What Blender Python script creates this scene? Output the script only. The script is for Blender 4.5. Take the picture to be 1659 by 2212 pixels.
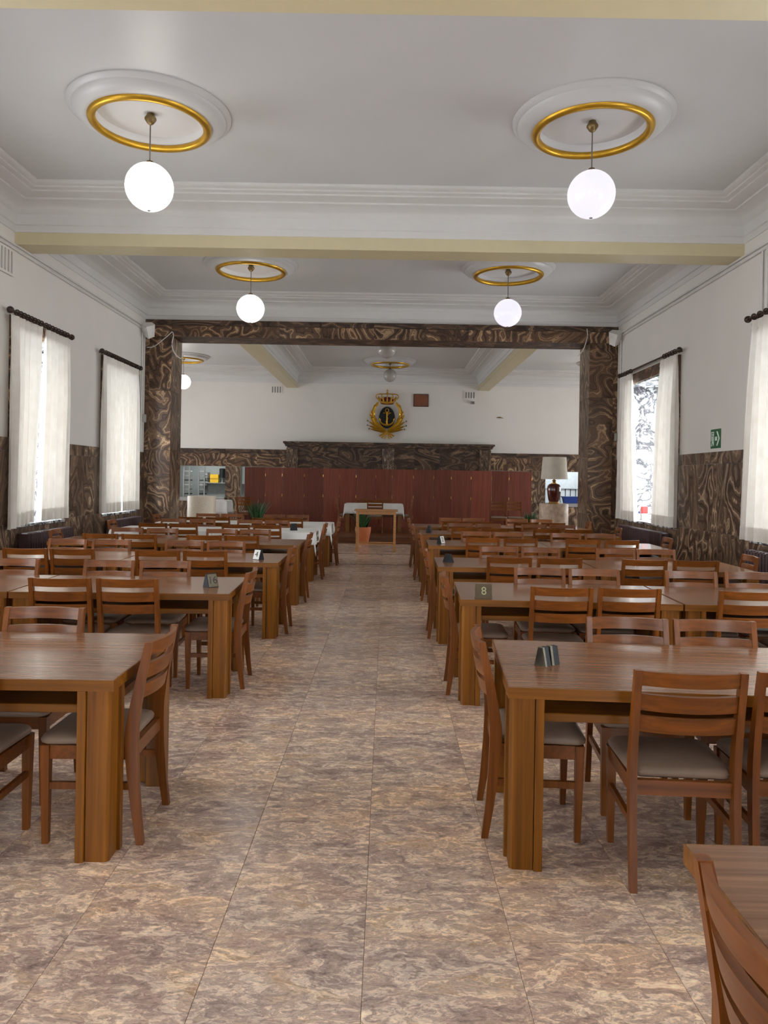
import bpy, bmesh, math, random
from mathutils import Vector, Matrix
random.seed(7)
for o in list(bpy.data.objects): bpy.data.objects.remove(o)
SC = bpy.context.scene
COL = SC.collection
R = math.radians

# ------------------------------------------------------------------ camera
F = 1620.0; W, H = 1659.0, 2212.0; EYE = 1.59
cam = bpy.data.cameras.new('camera'); camo = bpy.data.objects.new('camera', cam); COL.objects.link(camo)
camo.location = (0, 0, EYE); ROLL = 0.95
camo.rotation_euler = (Matrix.Rotation(R(90), 4, 'X') @ Matrix.Rotation(R(ROLL), 4, 'Z')).to_euler()
cam.sensor_fit = 'VERTICAL'; cam.sensor_height = 36; cam.lens = 36 * F / H
cam.shift_x = -(835 - W / 2) / H; cam.shift_y = -(H / 2 - 1035) / H
cam.clip_start = 0.05; cam.clip_end = 200
SC.camera = camo

# ------------------------------------------------------------------ light
wd = bpy.data.worlds.new('sky'); SC.world = wd; wd.use_nodes = True
bg = wd.node_tree.nodes['Background']; bg.inputs[0].default_value = (0.93, 0.97, 1.0, 1); bg.inputs[1].default_value = 11.0
SC.view_settings.view_transform = 'Standard'; SC.view_settings.look = 'None'
SC.view_settings.gamma = 1; SC.view_settings.use_curve_mapping = False
SC.view_settings.exposure = 0.14
GLOBE_WARM, GLOBE_COOL = 4.5, 0.88

# ------------------------------------------------------------------ room numbers (metres; y runs away from the camera)
XL, XR = -4.90, 4.62            # side walls of the hall
YR, YP0, YP1, YB = -3.2, 15.10, 15.87, 24.90   # rear wall, portal front, portal back, back wall
ZC, ZK = 5.22, 4.73             # ceiling, underside of the cornice
BXL, BXR = -9.6, 9.6            # back room
DADO = 2.05
SILL, HEAD = 0.90, 3.45
WL = [(0.9, 2.5), (3.9, 5.5), (6.85, 8.45), (9.76, 11.34), (12.86, 14.62)]  # first three are out of view, added to let daylight in
WR = [(1.9, 4.4), (6.9, 9.42), (11.93, 14.40)]  # the first is out of view, added as a daylight opening

# ------------------------------------------------------------------ materials
MATS = {}
def newmat(name):
    m = bpy.data.materials.new(name); m.use_nodes = True
    MATS[name] = m
    nt = m.node_tree
    return m, nt, nt.nodes['Principled BSDF']
def N(nt, t, **kw):
    n = nt.nodes.new(t)
    for k, v in kw.items():
        if k.startswith('i_'):
            key = k[2:]
            n.inputs[int(key) if key.isdigit() else key.replace('_', ' ')].default_value = v
        else: setattr(n, k, v)
    return n
def L(nt, a, b): nt.links.new(a, b)
def ramp(nt, fac, stops, interp='LINEAR'):
    r = N(nt, 'ShaderNodeValToRGB'); cr = r.color_ramp; cr.interpolation = interp
    while len(cr.elements) < len(stops): cr.elements.new(0.5)
    for e, (p, c) in zip(cr.elements, stops):
        e.position = p; e.color = (c[0], c[1], c[2], 1)
    L(nt, fac, r.inputs[0]); return r
def mixc(nt, fac, a, b, mode='MIX'):
    m = N(nt, 'ShaderNodeMix', data_type='RGBA', blend_type=mode)
    for s, v in ((0, fac), (6, a), (7, b)):
        if hasattr(v, 'is_output'): L(nt, v, m.inputs[s])
        else: m.inputs[s].default_value = v if s == 0 else (v[0], v[1], v[2], 1)
    return m.outputs[2]
def sr(r, g, b):
    f = lambda c: (c / 255) / 12.92 if c / 255 <= 0.04045 else (((c / 255) + 0.055) / 1.055) ** 2.4
    return (f(r), f(g), f(b))
def simple(name, col, rough=0.5, metal=0.0, var=0.06, scale=8.0, bump=0.0, coat=0.0):
    m, nt, b = newmat(name)
    tc = N(nt, 'ShaderNodeTexCoord'); no = N(nt, 'ShaderNodeTexNoise', i_Scale=scale, i_Detail=4.0)
    L(nt, tc.outputs['Object'], no.inputs['Vector'])
    lo = tuple(c * (1 - var) for c in col); hi = tuple(min(1, c * (1 + var)) for c in col)
    L(nt, ramp(nt, no.outputs['Fac'], [(0.3, lo), (0.7, hi)]).outputs[0], b.inputs['Base Color'])
    b.inputs['Roughness'].default_value = rough; b.inputs['Metallic'].default_value = metal
    b.inputs['Coat Weight'].default_value = coat
    if bump:
        bp = N(nt, 'ShaderNodeBump', i_Strength=bump, i_Distance=0.01)
        L(nt, no.outputs['Fac'], bp.inputs['Height']); L(nt, bp.outputs[0], b.inputs['Normal'])
    return m
def coords(nt, scale=(1, 1, 1), rnd=True):
    tc = N(nt, 'ShaderNodeTexCoord'); mp = N(nt, 'ShaderNodeMapping'); mp.inputs['Scale'].default_value = scale
    L(nt, tc.outputs['Object'], mp.inputs['Vector'])
    if not rnd: return mp.outputs[0], None
    oi = N(nt, 'ShaderNodeObjectInfo'); ge = N(nt, 'ShaderNodeNewGeometry')
    ad = N(nt, 'ShaderNodeMath', operation='ADD'); L(nt, oi.outputs['Random'], ad.inputs[0]); L(nt, ge.outputs['Random Per Island'], ad.inputs[1])
    fr = N(nt, 'ShaderNodeMath', operation='FRACT'); L(nt, ad.outputs[0], fr.inputs[0])
    mu = N(nt, 'ShaderNodeMath', operation='MULTIPLY', i_1=37.0); L(nt, fr.outputs[0], mu.inputs[0])
    va = N(nt, 'ShaderNodeVectorMath', operation='ADD'); L(nt, mp.outputs[0], va.inputs[0]); L(nt, mu.outputs[0], va.inputs[1])
    return va.outputs[0], fr.outputs[0]
def wood(name, c1, c2, axis='X', rough=0.3, fine=60.0, coat=0.0, rvar=0.12):
    m, nt, b = newmat(name)
    s = {'X': (1.2, fine, fine), 'Y': (fine, 1.2, fine), 'Z': (fine, fine, 1.2)}[axis]
    v, rn = coords(nt, s)
    no = N(nt, 'ShaderNodeTexNoise', i_Scale=1.0, i_Detail=3.0, i_Roughness=0.6); L(nt, v, no.inputs['Vector'])
    base = ramp(nt, no.outputs['Fac'], [(0.28, c1), (0.72, c2)]).outputs[0]
    hv = N(nt, 'ShaderNodeHueSaturation'); mr = N(nt, 'ShaderNodeMapRange'); mr.inputs[3].default_value = 1 - rvar; mr.inputs[4].default_value = 1 + rvar
    L(nt, rn, mr.inputs[0]); L(nt, mr.outputs[0], hv.inputs['Value']); L(nt, base, hv.inputs['Color'])
    L(nt, hv.outputs[0], b.inputs['Base Color']); b.inputs['Roughness'].default_value = rough; b.inputs['Coat Weight'].default_value = coat
    b.inputs['Coat Roughness'].default_value = 0.12; b.inputs['Specular IOR Level'].default_value = 0.4
    return m
def agate(name, scale, bands, stops, stretch=(1, 1, 1), rough=0.22, warp=1.2):
    m, nt, b = newmat(name)
    v, rn = coords(nt, stretch)
    big = N(nt, 'ShaderNodeTexNoise', i_Scale=scale, i_Detail=2.2, i_Roughness=0.5, i_Distortion=warp); L(nt, v, big.inputs['Vector'])
    sm = N(nt, 'ShaderNodeTexNoise', i_Scale=scale * 7, i_Detail=5.0, i_Roughness=0.65); L(nt, v, sm.inputs['Vector'])
    a = N(nt, 'ShaderNodeMath', operation='MULTIPLY_ADD', i_1=bands); L(nt, big.outputs['Fac'], a.inputs[0])
    k = N(nt, 'ShaderNodeMath', operation='MULTIPLY', i_1=4.2); L(nt, sm.outputs['Fac'], k.inputs[0]); L(nt, k.outputs[0], a.inputs[2])
    s = N(nt, 'ShaderNodeMath', operation='SINE'); L(nt, a.outputs[0], s.inputs[0])
    h = N(nt, 'ShaderNodeMath', operation='MULTIPLY_ADD', i_1=0.5, i_2=0.5); L(nt, s.outputs[0], h.inputs[0])
    a2 = N(nt, 'ShaderNodeMath', operation='MULTIPLY', i_1=3.7); L(nt, a.outputs[0], a2.inputs[0]); s2 = N(nt, 'ShaderNodeMath', operation='SINE'); L(nt, a2.outputs[0], s2.inputs[0])
    am = N(nt, 'ShaderNodeTexNoise', i_Scale=scale * 1.1, i_Detail=1.5); va2 = N(nt, 'ShaderNodeVectorMath', operation='ADD'); va2.inputs[1].default_value = (5, 9, 3); L(nt, v, va2.inputs[0]); L(nt, va2.outputs[0], am.inputs['Vector'])
    ar = N(nt, 'ShaderNodeMapRange'); ar.inputs[1].default_value = 0.36; ar.inputs[2].default_value = 0.62; ar.inputs[3].default_value = 0.45; ar.inputs[4].default_value = 1.0; L(nt, am.outputs['Fac'], ar.inputs[0])
    h1 = N(nt, 'ShaderNodeMath', operation='SUBTRACT', i_1=0.42); L(nt, h.outputs[0], h1.inputs[0]); h2 = N(nt, 'ShaderNodeMath', operation='MULTIPLY_ADD', i_2=0.42); L(nt, h1.outputs[0], h2.inputs[0]); L(nt, ar.outputs[0], h2.inputs[1])
    h3 = N(nt, 'ShaderNodeMath', operation='MULTIPLY_ADD', i_1=0.19); L(nt, s2.outputs[0], h3.inputs[0]); L(nt, h2.outputs[0], h3.inputs[2])
    c = ramp(nt, h3.outputs[0], stops).outputs[0]
    md = N(nt, 'ShaderNodeTexNoise', i_Scale=scale * 1.7, i_Detail=3.0); L(nt, v, md.inputs['Vector'])
    mk = ramp(nt, md.outputs['Fac'], [(0.34, (0.85, 0.82, 0.80)), (0.66, (1.42, 1.36, 1.28))]).outputs[0]
    c = mixc(nt, 1.0, c, mk, 'MULTIPLY')
    L(nt, c, b.inputs['Base Color']); b.inputs['Roughness'].default_value = rough
    return m

simple('white_wall', sr(226, 222, 216), 0.55, var=0.015, scale=2)
simple('ceiling_white', sr(204, 203, 203), 0.38, var=0.012, scale=2)
simple('cornice_white', sr(216, 214, 212), 0.45, var=0.012)
simple('beam_cream', sr(208, 196, 160), 0.42, var=0.02)
simple('gold', sr(202, 156, 48), 0.35, 0.75, var=0.12)
simple('dull_gold', sr(190, 142, 40), 0.45, 0.3, var=0.15, scale=20)
simple('brass', sr(170, 130, 70), 0.3, 0.9)
simple('brass_dark', sr(120, 100, 65), 0.4, 0.7)
simple('cable_grey', sr(110, 105, 100), 0.5)
simple('conduit_white', sr(215, 212, 208), 0.45)
simple('plastic_white', sr(222, 220, 214), 0.4)
simple('off_grey', sr(160, 158, 152), 0.6)
simple('rod_brown', sr(52, 34, 26), 0.35)
simple('radiator_brown', sr(66, 44, 46), 0.4)
simple('frame_green', sr(52, 92, 76), 0.4)
simple('terracotta', sr(196, 112, 66), 0.7, var=0.1)
simple('soil', sr(50, 38, 28), 0.9)
simple('leaf_green', sr(40, 84, 42), 0.45, var=0.3, scale=14)
simple('lamp_red', sr(84, 22, 16), 0.12, var=0.25, scale=6, coat=0.6)
simple('lamp_shade', sr(222, 216, 200), 0.8)
simple('sign_green', sr(28, 96, 52), 0.4)
simple('sign_white', sr(222, 238, 226), 0.4)
simple('plaque_brown', sr(128, 72, 44), 0.4, var=0.15)
simple('emblem_black', sr(12, 15, 22), 0.7)
simple('emblem_red', sr(120, 24, 24), 0.4)
simple('tent_dark', sr(30, 34, 38), 0.75, var=0.25, scale=30)
simple('tent_tan', sr(112, 104, 84), 0.5, var=0.2, scale=30)
simple('tent_wood', sr(84, 70, 48), 0.5, var=0.15, scale=20)
simple('tent_card', sr(224, 222, 216), 0.5)
simple('ink_dark', sr(60, 50, 40), 0.5)
simple('ink_pale', sr(176, 176, 130), 0.5)
simple('steel', sr(176, 178, 178), 0.3, 0.9, var=0.08)
simple('kitchen_grey', sr(150, 154, 150), 0.5)
simple('kitchen_white', sr(222, 228, 232), 0.4)
simple('yellow', sr(236, 184, 40), 0.45)
simple('blue_bin', sr(20, 62, 150), 0.4)
simple('black', sr(24, 24, 26), 0.4)
simple('red_box', sr(206, 60, 58), 0.5)
simple('inlay_dark', sr(58, 48, 46), 0.25, var=0.2)
simple('grout', sr(112, 100, 92), 0.7, var=0.1)
simple('seat_leather', sr(138, 117, 101), 0.42, var=0.05, scale=20, bump=0.05)
simple('cloth_white', sr(236, 236, 234), 0.8, var=0.02)
simple('reveal_grey', sr(150, 146, 140), 0.5)
wood('chair_wood', sr(98, 50, 9), sr(138, 77, 21), 'Z', 0.36, 40, coat=0.08)
wood('chair_wood_x', sr(98, 50, 9), sr(138, 77, 21), 'X', 0.36, 40, coat=0.08)
wood('table_wood', sr(102, 57, 5), sr(146, 90, 16), 'Z', 0.38, 40, coat=0.05)
wood('table_wood_x', sr(102, 59, 7), sr(142, 88, 19), 'X', 0.38, 40, coat=0.05)
wood('table_laminate', sr(106, 68, 44), sr(156, 112, 81), 'X', 0.27, 48, coat=0.3, rvar=0.05)
wood('panel_wood', sr(104, 48, 32), sr(134, 68, 48), 'Z', 0.45, 30, coat=0.0, rvar=0.3)
wood('stage_wood', sr(84, 48, 28), sr(120, 74, 44), 'X', 0.3, 30)
wood('light_wood', sr(176, 122, 72), sr(206, 152, 98), 'X', 0.4, 30)
agate('onyx', 1.15, 70, [(0.0, sr(58, 42, 33)), (0.35, sr(88, 67, 52)), (0.74, sr(108, 84, 65)), (0.93, sr(148, 121, 94)), (1.0, sr(170, 145, 116))], (1, 1, 1), 0.35, 0.7)
agate('onyx_tall', 1.3, 66, [(0.0, sr(66, 51, 42)), (0.38, sr(95, 77, 63)), (0.74, sr(116, 97, 80)), (0.93, sr(150, 130, 108)), (1.0, sr(168, 148, 126))], (1, 1.2, 0.6), 0.35, 0.8)
agate('onyx_flat', 1.2, 60, [(0.0, sr(46, 34, 28)), (0.45, sr(70, 54, 43)), (0.78, sr(90, 71, 57)), (1.0, sr(126, 103, 82))], (0.5, 1, 1.3), 0.45, 0.8)
for q in ('onyx', 'onyx_tall', 'onyx_flat'): MATS[q].node_tree.nodes['Principled BSDF'].inputs['Specular IOR Level'].default_value = 0.35
simple('pedestal_cream', sr(228, 217, 198), 0.4, var=0.12, scale=45)
simple('pedestal_pink', sr(196, 172, 148), 0.4, var=0.32, scale=9)
def white_marble():
    m, nt, b = newmat('white_marble')
    v, rn = coords(nt)
    n1 = N(nt, 'ShaderNodeTexNoise', i_Scale=2.6, i_Detail=5.0, i_Roughness=0.6, i_Distortion=1.6); L(nt, v, n1.inputs['Vector'])
    d = N(nt, 'ShaderNodeMath', operation='SUBTRACT', i_1=0.5); L(nt, n1.outputs['Fac'], d.inputs[0])
    a = N(nt, 'ShaderNodeMath', operation='ABSOLUTE'); L(nt, d.outputs[0], a.inputs[0])
    c = ramp(nt, a.outputs[0], [(0.0, sr(30, 30, 34)), (0.02, sr(70, 70, 76)), (0.06, sr(170, 172, 174)), (0.3, sr(206, 206, 206))]).outputs[0]
    L(nt, c, b.inputs['Base Color']); b.inputs['Roughness'].default_value = 0.25
white_marble()
def floor_marble():
    m, nt, b = newmat('floor_marble')
    v, rn = coords(nt, (1.0, 2.0, 1.0))
    ro = N(nt, 'ShaderNodeVectorRotate', rotation_type='Z_AXIS'); L(nt, v, ro.inputs['Vector'])   # every tile is cut at its own angle
    ra = N(nt, 'ShaderNodeMath', operation='MULTIPLY_ADD', i_1=1.5, i_2=-0.6); L(nt, rn, ra.inputs[0]); L(nt, ra.outputs[0], ro.inputs['Angle'])
    v = ro.outputs[0]
    wp = N(nt, 'ShaderNodeTexNoise', i_Scale=3.2, i_Detail=4.0, i_Roughness=0.6); L(nt, v, wp.inputs['Vector'])
    ws = N(nt, 'ShaderNodeVectorMath', operation='SCALE'); ws.inputs['Scale'].default_value = 0.55; L(nt, wp.outputs['Color'], ws.inputs[0])
    wa = N(nt, 'ShaderNodeVectorMath', operation='ADD'); L(nt, v, wa.inputs[0]); L(nt, ws.outputs[0], wa.inputs[1]); w = wa.outputs[0]
    n0 = N(nt, 'ShaderNodeTexNoise', i_Scale=1.5, i_Detail=3.0, i_Roughness=0.6); L(nt, v, n0.inputs['Vector'])
    n1 = N(nt, 'ShaderNodeTexNoise', i_Scale=4.0, i_Detail=7.0, i_Roughness=0.66); L(nt, w, n1.inputs['Vector'])
    n2 = N(nt, 'ShaderNodeTexNoise', i_Scale=11.0, i_Detail=7.0, i_Roughness=0.72); L(nt, w, n2.inputs['Vector'])
    c1 = ramp(nt, n1.outputs['Fac'], [(0.30, sr(104, 92, 90)), (0.42, sr(150, 130, 122)), (0.50, sr(172, 152, 138)), (0.58, sr(194, 174, 152)), (0.66, sr(184, 154, 112)), (0.78, sr(146, 116, 110))]).outputs[0]
    c2 = ramp(nt, n2.outputs['Fac'], [(0.32, sr(74, 66, 68)), (0.43, sr(138, 121, 116)), (0.50, sr(176, 159, 149)), (0.57, sr(214, 199, 182)), (0.68, sr(238, 224, 204))]).outputs[0]
    n3 = N(nt, 'ShaderNodeTexNoise', i_Scale=34.0, i_Detail=5.0, i_Roughness=0.7); L(nt, w, n3.inputs['Vector'])
    c3 = ramp(nt, n3.outputs['Fac'], [(0.32, (0.62, 0.58, 0.58)), (0.5, (1.02, 1.0, 0.99)), (0.66, (1.42, 1.36, 1.28))]).outputs[0]
    c = mixc(nt, 0.5, c1, c2); c = mixc(nt, 0.75, c, c3, 'MULTIPLY')
    tint = ramp(nt, n0.outputs['Fac'], [(0.34, (1.32, 1.32, 1.34)), (0.5, (1.57, 1.57, 1.54)), (0.66, (1.70, 1.61, 1.46))]).outputs[0]
    c = mixc(nt, 1.0, c, tint, 'MULTIPLY')
    # thin dark veins where the warped field crosses its middle
    d = N(nt, 'ShaderNodeMath', operation='SUBTRACT', i_1=0.5); L(nt, n2.outputs['Fac'], d.inputs[0]); a = N(nt, 'ShaderNodeMath', operation='ABSOLUTE'); L(nt, d.outputs[0], a.inputs[0])
    vn = ramp(nt, a.outputs[0], [(0.0, (0.66, 0.63, 0.64)), (0.018, (0.9, 0.88, 0.88)), (0.04, (1, 1, 1))]).outputs[0]
    c = mixc(nt, 0.8, c, vn, 'MULTIPLY')
    sh = ramp(nt, rn, [(0.0, (0.84, 0.80, 0.79)), (0.25, (0.97, 0.95, 0.95)), (0.5, (1.06, 1.03, 0.98)), (0.75, (0.94, 0.90, 0.89)), (1.0, (1.08, 1.04, 1.0))]).outputs[0]
    c = mixc(nt, 1.0, c, sh, 'MULTIPLY')
    L(nt, c, b.inputs['Base Color']); b.inputs['Roughness'].default_value = 0.2
floor_marble()
def glassy():
    m, nt, b = newmat('window_glass')
    nt.nodes.remove(b); out = nt.nodes['Material Output']
    tr = N(nt, 'ShaderNodeBsdfTransparent'); gl = N(nt, 'ShaderNodeBsdfGlossy', i_Roughness=0.02)
    mx = N(nt, 'ShaderNodeMixShader', i_0=0.07); L(nt, tr.outputs[0], mx.inputs[1]); L(nt, gl.outputs[0], mx.inputs[2]); L(nt, mx.outputs[0], out.inputs[0])
glassy()
def curtain_mat():
    m, nt, b = newmat('curtain_cloth'); out = nt.nodes['Material Output']
    nt.nodes.remove(b)
    tc = N(nt, 'ShaderNodeTexCoord'); no = N(nt, 'ShaderNodeTexNoise', i_Scale=6.0); L(nt, tc.outputs['Object'], no.inputs['Vector'])
    c = ramp(nt, no.outputs['Fac'], [(0.3, sr(232, 227, 219)), (0.7, sr(240, 236, 230))]).outputs[0]
    df = N(nt, 'ShaderNodeBsdfDiffuse'); ts = N(nt, 'ShaderNodeBsdfTranslucent'); L(nt, c, df.inputs[0]); L(nt, c, ts.inputs[0])
    mx = N(nt, 'ShaderNodeMixShader', i_0=0.13); L(nt, df.outputs[0], mx.inputs[1]); L(nt, ts.outputs[0], mx.inputs[2]); L(nt, mx.outputs[0], out.inputs[0])
curtain_mat()
def emit(name, col, st):
    m, nt, b = newmat(name)
    b.inputs['Base Color'].default_value = (0.18, 0.18, 0.18, 1); b.inputs['Roughness'].default_value = 0.15
    b.inputs['Emission Color'].default_value = (*col, 1); b.inputs['Emission Strength'].default_value = st
emit('globe_warm', (1.0, 0.96, 0.88), GLOBE_WARM)
emit('globe_cool', (0.88, 0.85, 1.0), GLOBE_COOL)
emit('kitchen_tube', (0.9, 0.97, 1.0), 34.0)
simple('globe_off', sr(176, 172, 168), 0.12, var=0.02)

# ------------------------------------------------------------------ mesh helpers
class MB:
    def __init__(s): s.v = []; s.f = []; s.m = None
    def pt(s, p): s.v.append(tuple(s.m @ Vector(p)) if s.m else tuple(p)); return len(s.v) - 1
    def poly(s, pts): s.f.append([s.pt(p) for p in pts])
    def box(s, x0, x1, y0, y1, z0, z1):
        return s.hexa([(x0, y0, z0), (x1, y0, z0), (x1, y1, z0), (x0, y1, z0)], [(x0, y0, z1), (x1, y0, z1), (x1, y1, z1), (x0, y1, z1)])
    def hexa(s, a, b):
        n = len(a); i = [s.pt(p) for p in a]; j = [s.pt(p) for p in b]
        s.f.append(i[::-1]); s.f.append(j)
        for k in range(n): q = (k + 1) % n; s.f.append([i[k], i[q], j[q], j[k]])
        return s
    def cbox(s, x0, x1, y0, y1, z0, z1, c=0.004):
        """box with all its top and bottom edges chamfered"""
        def ring(e, z): return [(x0 + e, y0, z), (x1 - e, y0, z), (x1, y0 + e, z), (x1, y1 - e, z), (x1 - e, y1, z), (x0 + e, y1, z), (x0, y1 - e, z), (x0, y0 + e, z)]
        def ring2(z): return [(x0 + c * 2, y0 + c, z), (x1 - c * 2, y0 + c, z), (x1 - c, y0 + c * 2, z), (x1 - c, y1 - c * 2, z), (x1 - c * 2, y1 - c, z), (x0 + c * 2, y1 - c, z), (x0 + c, y1 - c * 2, z), (x0 + c, y0 + c * 2, z)]
        return s.loft([ring2(z0), ring(c, z0 + c), ring(c, z1 - c), ring2(z1)])
    def loft(s, rings, cap=True, closed=True):
        idx = [[s.pt(p) for p in r] for r in rings]; n = len(rings[0])
        if cap: s.f.append(idx[0][::-1]); s.f.append(idx[-1])
        for a, b in zip(idx, idx[1:]):
            for k in range(n if closed else n - 1):
                q = (k + 1) % n; s.f.append([a[k], a[q], b[q], b[k]])
        return s
    def lathe(s, prof, c=(0, 0, 0), n=32, a0=0, a1=2 * math.pi):
        full = abs(a1 - a0 - 2 * math.pi) < 1e-6
        rings = []
        for r, z in prof:
            rings.append([(c[0] + r * math.cos(a0 + (a1 - a0) * k / n), c[1] + r * math.sin(a0 + (a1 - a0) * k / n), c[2] + z) for k in range(n if full else n + 1)])
        return s.loft(rings, cap=False, closed=full)
    def tube(s, pts, r, n=8, cap=True):
        pts = [Vector(p) for p in pts]; rings = []
        rr = r if isinstance(r, (list, tuple)) else [r] * len(pts)
        up = Vector((0, 0, 1))
        for i, p in enumerate(pts):
            d = (pts[min(i + 1, len(pts) - 1)] - pts[max(i - 1, 0)]).normalized()
            a = d.cross(up)
            if a.length < 1e-3: a = d.cross(Vector((1, 0, 0)))
            a.normalize(); b = d.cross(a)
            rings.append([p + (a * math.cos(2 * math.pi * k / n) + b * math.sin(2 * math.pi * k / n)) * rr[i] for k in range(n)])
        return s.loft(rings, cap)
    def sphere(s, c, r, n=16, m=10, sx=1, sy=1, sz=1):
        rings = []
        for j in range(m + 1):
            t = math.pi * (0.001 + 0.998 * j / m)
            rings.append([(c[0] + sx * r * math.sin(t) * math.cos(2 * math.pi * k / n), c[1] + sy * r * math.sin(t) * math.sin(2 * math.pi * k / n), c[2] - sz * r * math.cos(t)) for k in range(n)])
        return s.loft(rings)
    def mesh(s, name, mat, smooth=False):
        me = bpy.data.meshes.new(name); me.from_pydata(s.v, [], s.f)
        bm = bmesh.new(); bm.from_mesh(me); bmesh.ops.recalc_face_normals(bm, faces=bm.faces); bm.to_mesh(me); bm.free()
        mats = mat if isinstance(mat, (list, tuple)) else [mat]
        for q in mats: me.materials.append(MATS[q])
        if smooth:
            me.polygons.foreach_set('use_smooth', [True] * len(me.polygons))
            try: me.set_sharp_from_angle(angle=R(38))
            except Exception: pass
        return me
    def build(s, name, mat, parent=None, smooth=False, loc=None, rz=0):
        o = bpy.data.objects.new(name, s.mesh(name, mat, smooth)); COL.objects.link(o)
        if parent: o.parent = parent
        if loc: o.location = loc
        o.rotation_euler.z = rz
        return o
def link(name, me, parent=None, loc=(0, 0, 0), rz=0):
    o = bpy.data.objects.new(name, me); COL.objects.link(o); o.parent = parent; o.location = loc; o.rotation_euler.z = rz; return o
def tag(o, label=None, cat=None, group=None, kind=None):
    if label: o['label'] = label
    if cat: o['category'] = cat
    if group: o['group'] = group
    if kind: o['kind'] = kind
    return o
def empty(name, loc=(0, 0, 0), rz=0):
    o = bpy.data.objects.new(name, None); COL.objects.link(o); o.location = loc; o.rotation_euler.z = rz; o.empty_display_size = 0.1; return o
def copy_tree(o, parent=None):
    c = o.copy(); COL.objects.link(c); c.parent = parent
    for ch in list(o.children): copy_tree(ch, c)
    return c
def struct(o, label=None, cat=None): return tag(o, label, cat, kind='structure')
def portal_light(loc, rot, w, h):
    l = bpy.data.lights.new('daylight', 'AREA'); l.shape = 'RECTANGLE'; l.size = w; l.size_y = h; l.cycles.is_portal = True
    o = bpy.data.objects.new('daylight', l); COL.objects.link(o); o.location = loc; o.rotation_euler = rot

# ------------------------------------------------------------------ floor
T = 0.51; TX0, TY0 = -0.05, 3.10
b = MB(); b.box(XL - 0.8, XR + 0.8, YR - 0.6, YP0 + 0.4, -0.2, -0.004); b.box(BXL - 0.8, BXR + 0.8, YP0 + 0.4, YB + 4.0, -0.2, -0.004)
floor = struct(b.build('floor', 'grout'), 'polished mottled marble tile floor in mauve, grey and ochre', 'floor')
tb = MB(); h = T / 2 - 0.0008; tb.cbox(-h, h, -h, h, -0.02, 0, 0.0008)
tile_me = tb.mesh('floor_tile', 'floor_marble')
cells = []
for i in range(-20, 20):
    for j in range(-13, 43):
        x0, y0 = TX0 + i * T, TY0 + j * T; x, y = x0 + T / 2, y0 + T / 2
        back = y > YP0
        if not ((BXL if back else XL) < x < (BXR if back else XR)) or not YR < y < YB: continue
        px = 835 + F * x / max(y, 0.3); vis = y0 + T > 2.1 and -160 < px < 1820 and y < 11.6
        cells.append((0 if vis else 1, y, x, i, j))
cells.sort()
far = MB(); cnt = 0
for vis, y, x, i, j in cells:
    if vis == 0 and cnt < 290:
        cnt += 1; link('floor_tile', tile_me, floor, (x, y, 0))
    else:
        far.box(x - h, x + h, y - h, y + h, -0.02, 0)
tag(far.build('floor_tile_field', 'floor_marble', floor), 'marble tiles of the rest of the floor', kind='stuff')
for y in (13.93, 15.88):
    b = MB(); b.box(-4.2, 4.0, y - 0.035, y + 0.035, -0.01, 0.0012); tag(b.build('inlay_strip', 'inlay_dark', floor), 'thin dark stone inlay line across the aisle')

# ------------------------------------------------------------------ walls
def side_wall(name, xi, out, wins, y0, y1, sill=SILL, head=HEAD):
    """inner face at xi, 0.7 m thick towards out (+1/-1), with openings"""
    b = MB(); xa, xb = sorted((xi, xi + out * 0.7)); p = y0
    for a, c in wins:
        b.box(xa, xb, p, a, 0, ZC); b.box(xa, xb, a, c, 0, sill); b.box(xa, xb, a, c, head, ZC); p = c
    b.box(xa, xb, p, y1, 0, ZC)
    return b.build(name, 'white_wall')
wl = struct(side_wall('wall_left', XL, -1, WL, YR - 0.5, YP1), 'white side wall above brown onyx panelling, conduits under the cornice', 'wall')
wr = struct(side_wall('wall_right', XR, 1, WR, YR - 0.5, YP1), 'white side wall carrying the green exit sign', 'wall')
RW = [(-3.4, -1.8), (1.6, 3.2)]  # unseen windows, added to light the hall from behind the camera
b = MB(); p = XL
for a, c in RW:
    b.box(p, a, YR - 0.5, YR, 0, ZC); b.box(a, c, YR - 0.5, YR, 0, SILL); b.box(a, c, YR - 0.5, YR, HEAD, ZC); p = c
b.box(p, XR, YR - 0.5, YR, 0, ZC)
wrear = struct(b.build('wall_rear', 'white_wall'), 'rear wall of the hall behind the dining tables', 'wall')
BW = [(16.9, 18.7), (20.0, 22.8)]  # unseen windows, added to brighten the room beyond the portal
wbl = struct(side_wall('wall_back_room_left', BXL, -1, BW, YP1 - 0.5, YB + 3.5), 'left end wall of the room beyond the portal', 'wall')
wbr = struct(side_wall('wall_back_room_right', BXR, 1, BW, YP1 - 0.5, YB + 3.5), 'right end wall of the room beyond the portal', 'wall')
# wall pieces beside the portal
b = MB(); b.box(BXL, XL - 0.7, YP1 - 0.5, YP1, 0, ZC); b.box(XR + 0.7, BXR, YP1 - 0.5, YP1, 0, ZC)
struct(b.build('wall_portal', 'white_wall'), 'wall flanking the portal on the far room side', 'wall')
# wall above the lintel
b = MB(); b.box(XL, XR, YP0 + 0.06, YP1 - 0.06, 4.70, ZC)
struct(b.build('wall_over_portal', 'cornice_white'), 'white wall strip above the onyx portal lintel', 'wall')
# ceiling
b = MB(); b.box(XL - 0.7, XR + 0.7, YR - 0.5, YP1, ZC, ZC + 0.25); b.box(BXL - 0.7, BXR + 0.7, YP1, YB + 4, ZC, ZC + 0.25)
struct(b.build('ceiling', 'ceiling_white'), 'pale painted plaster ceiling', 'ceiling')
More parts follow.
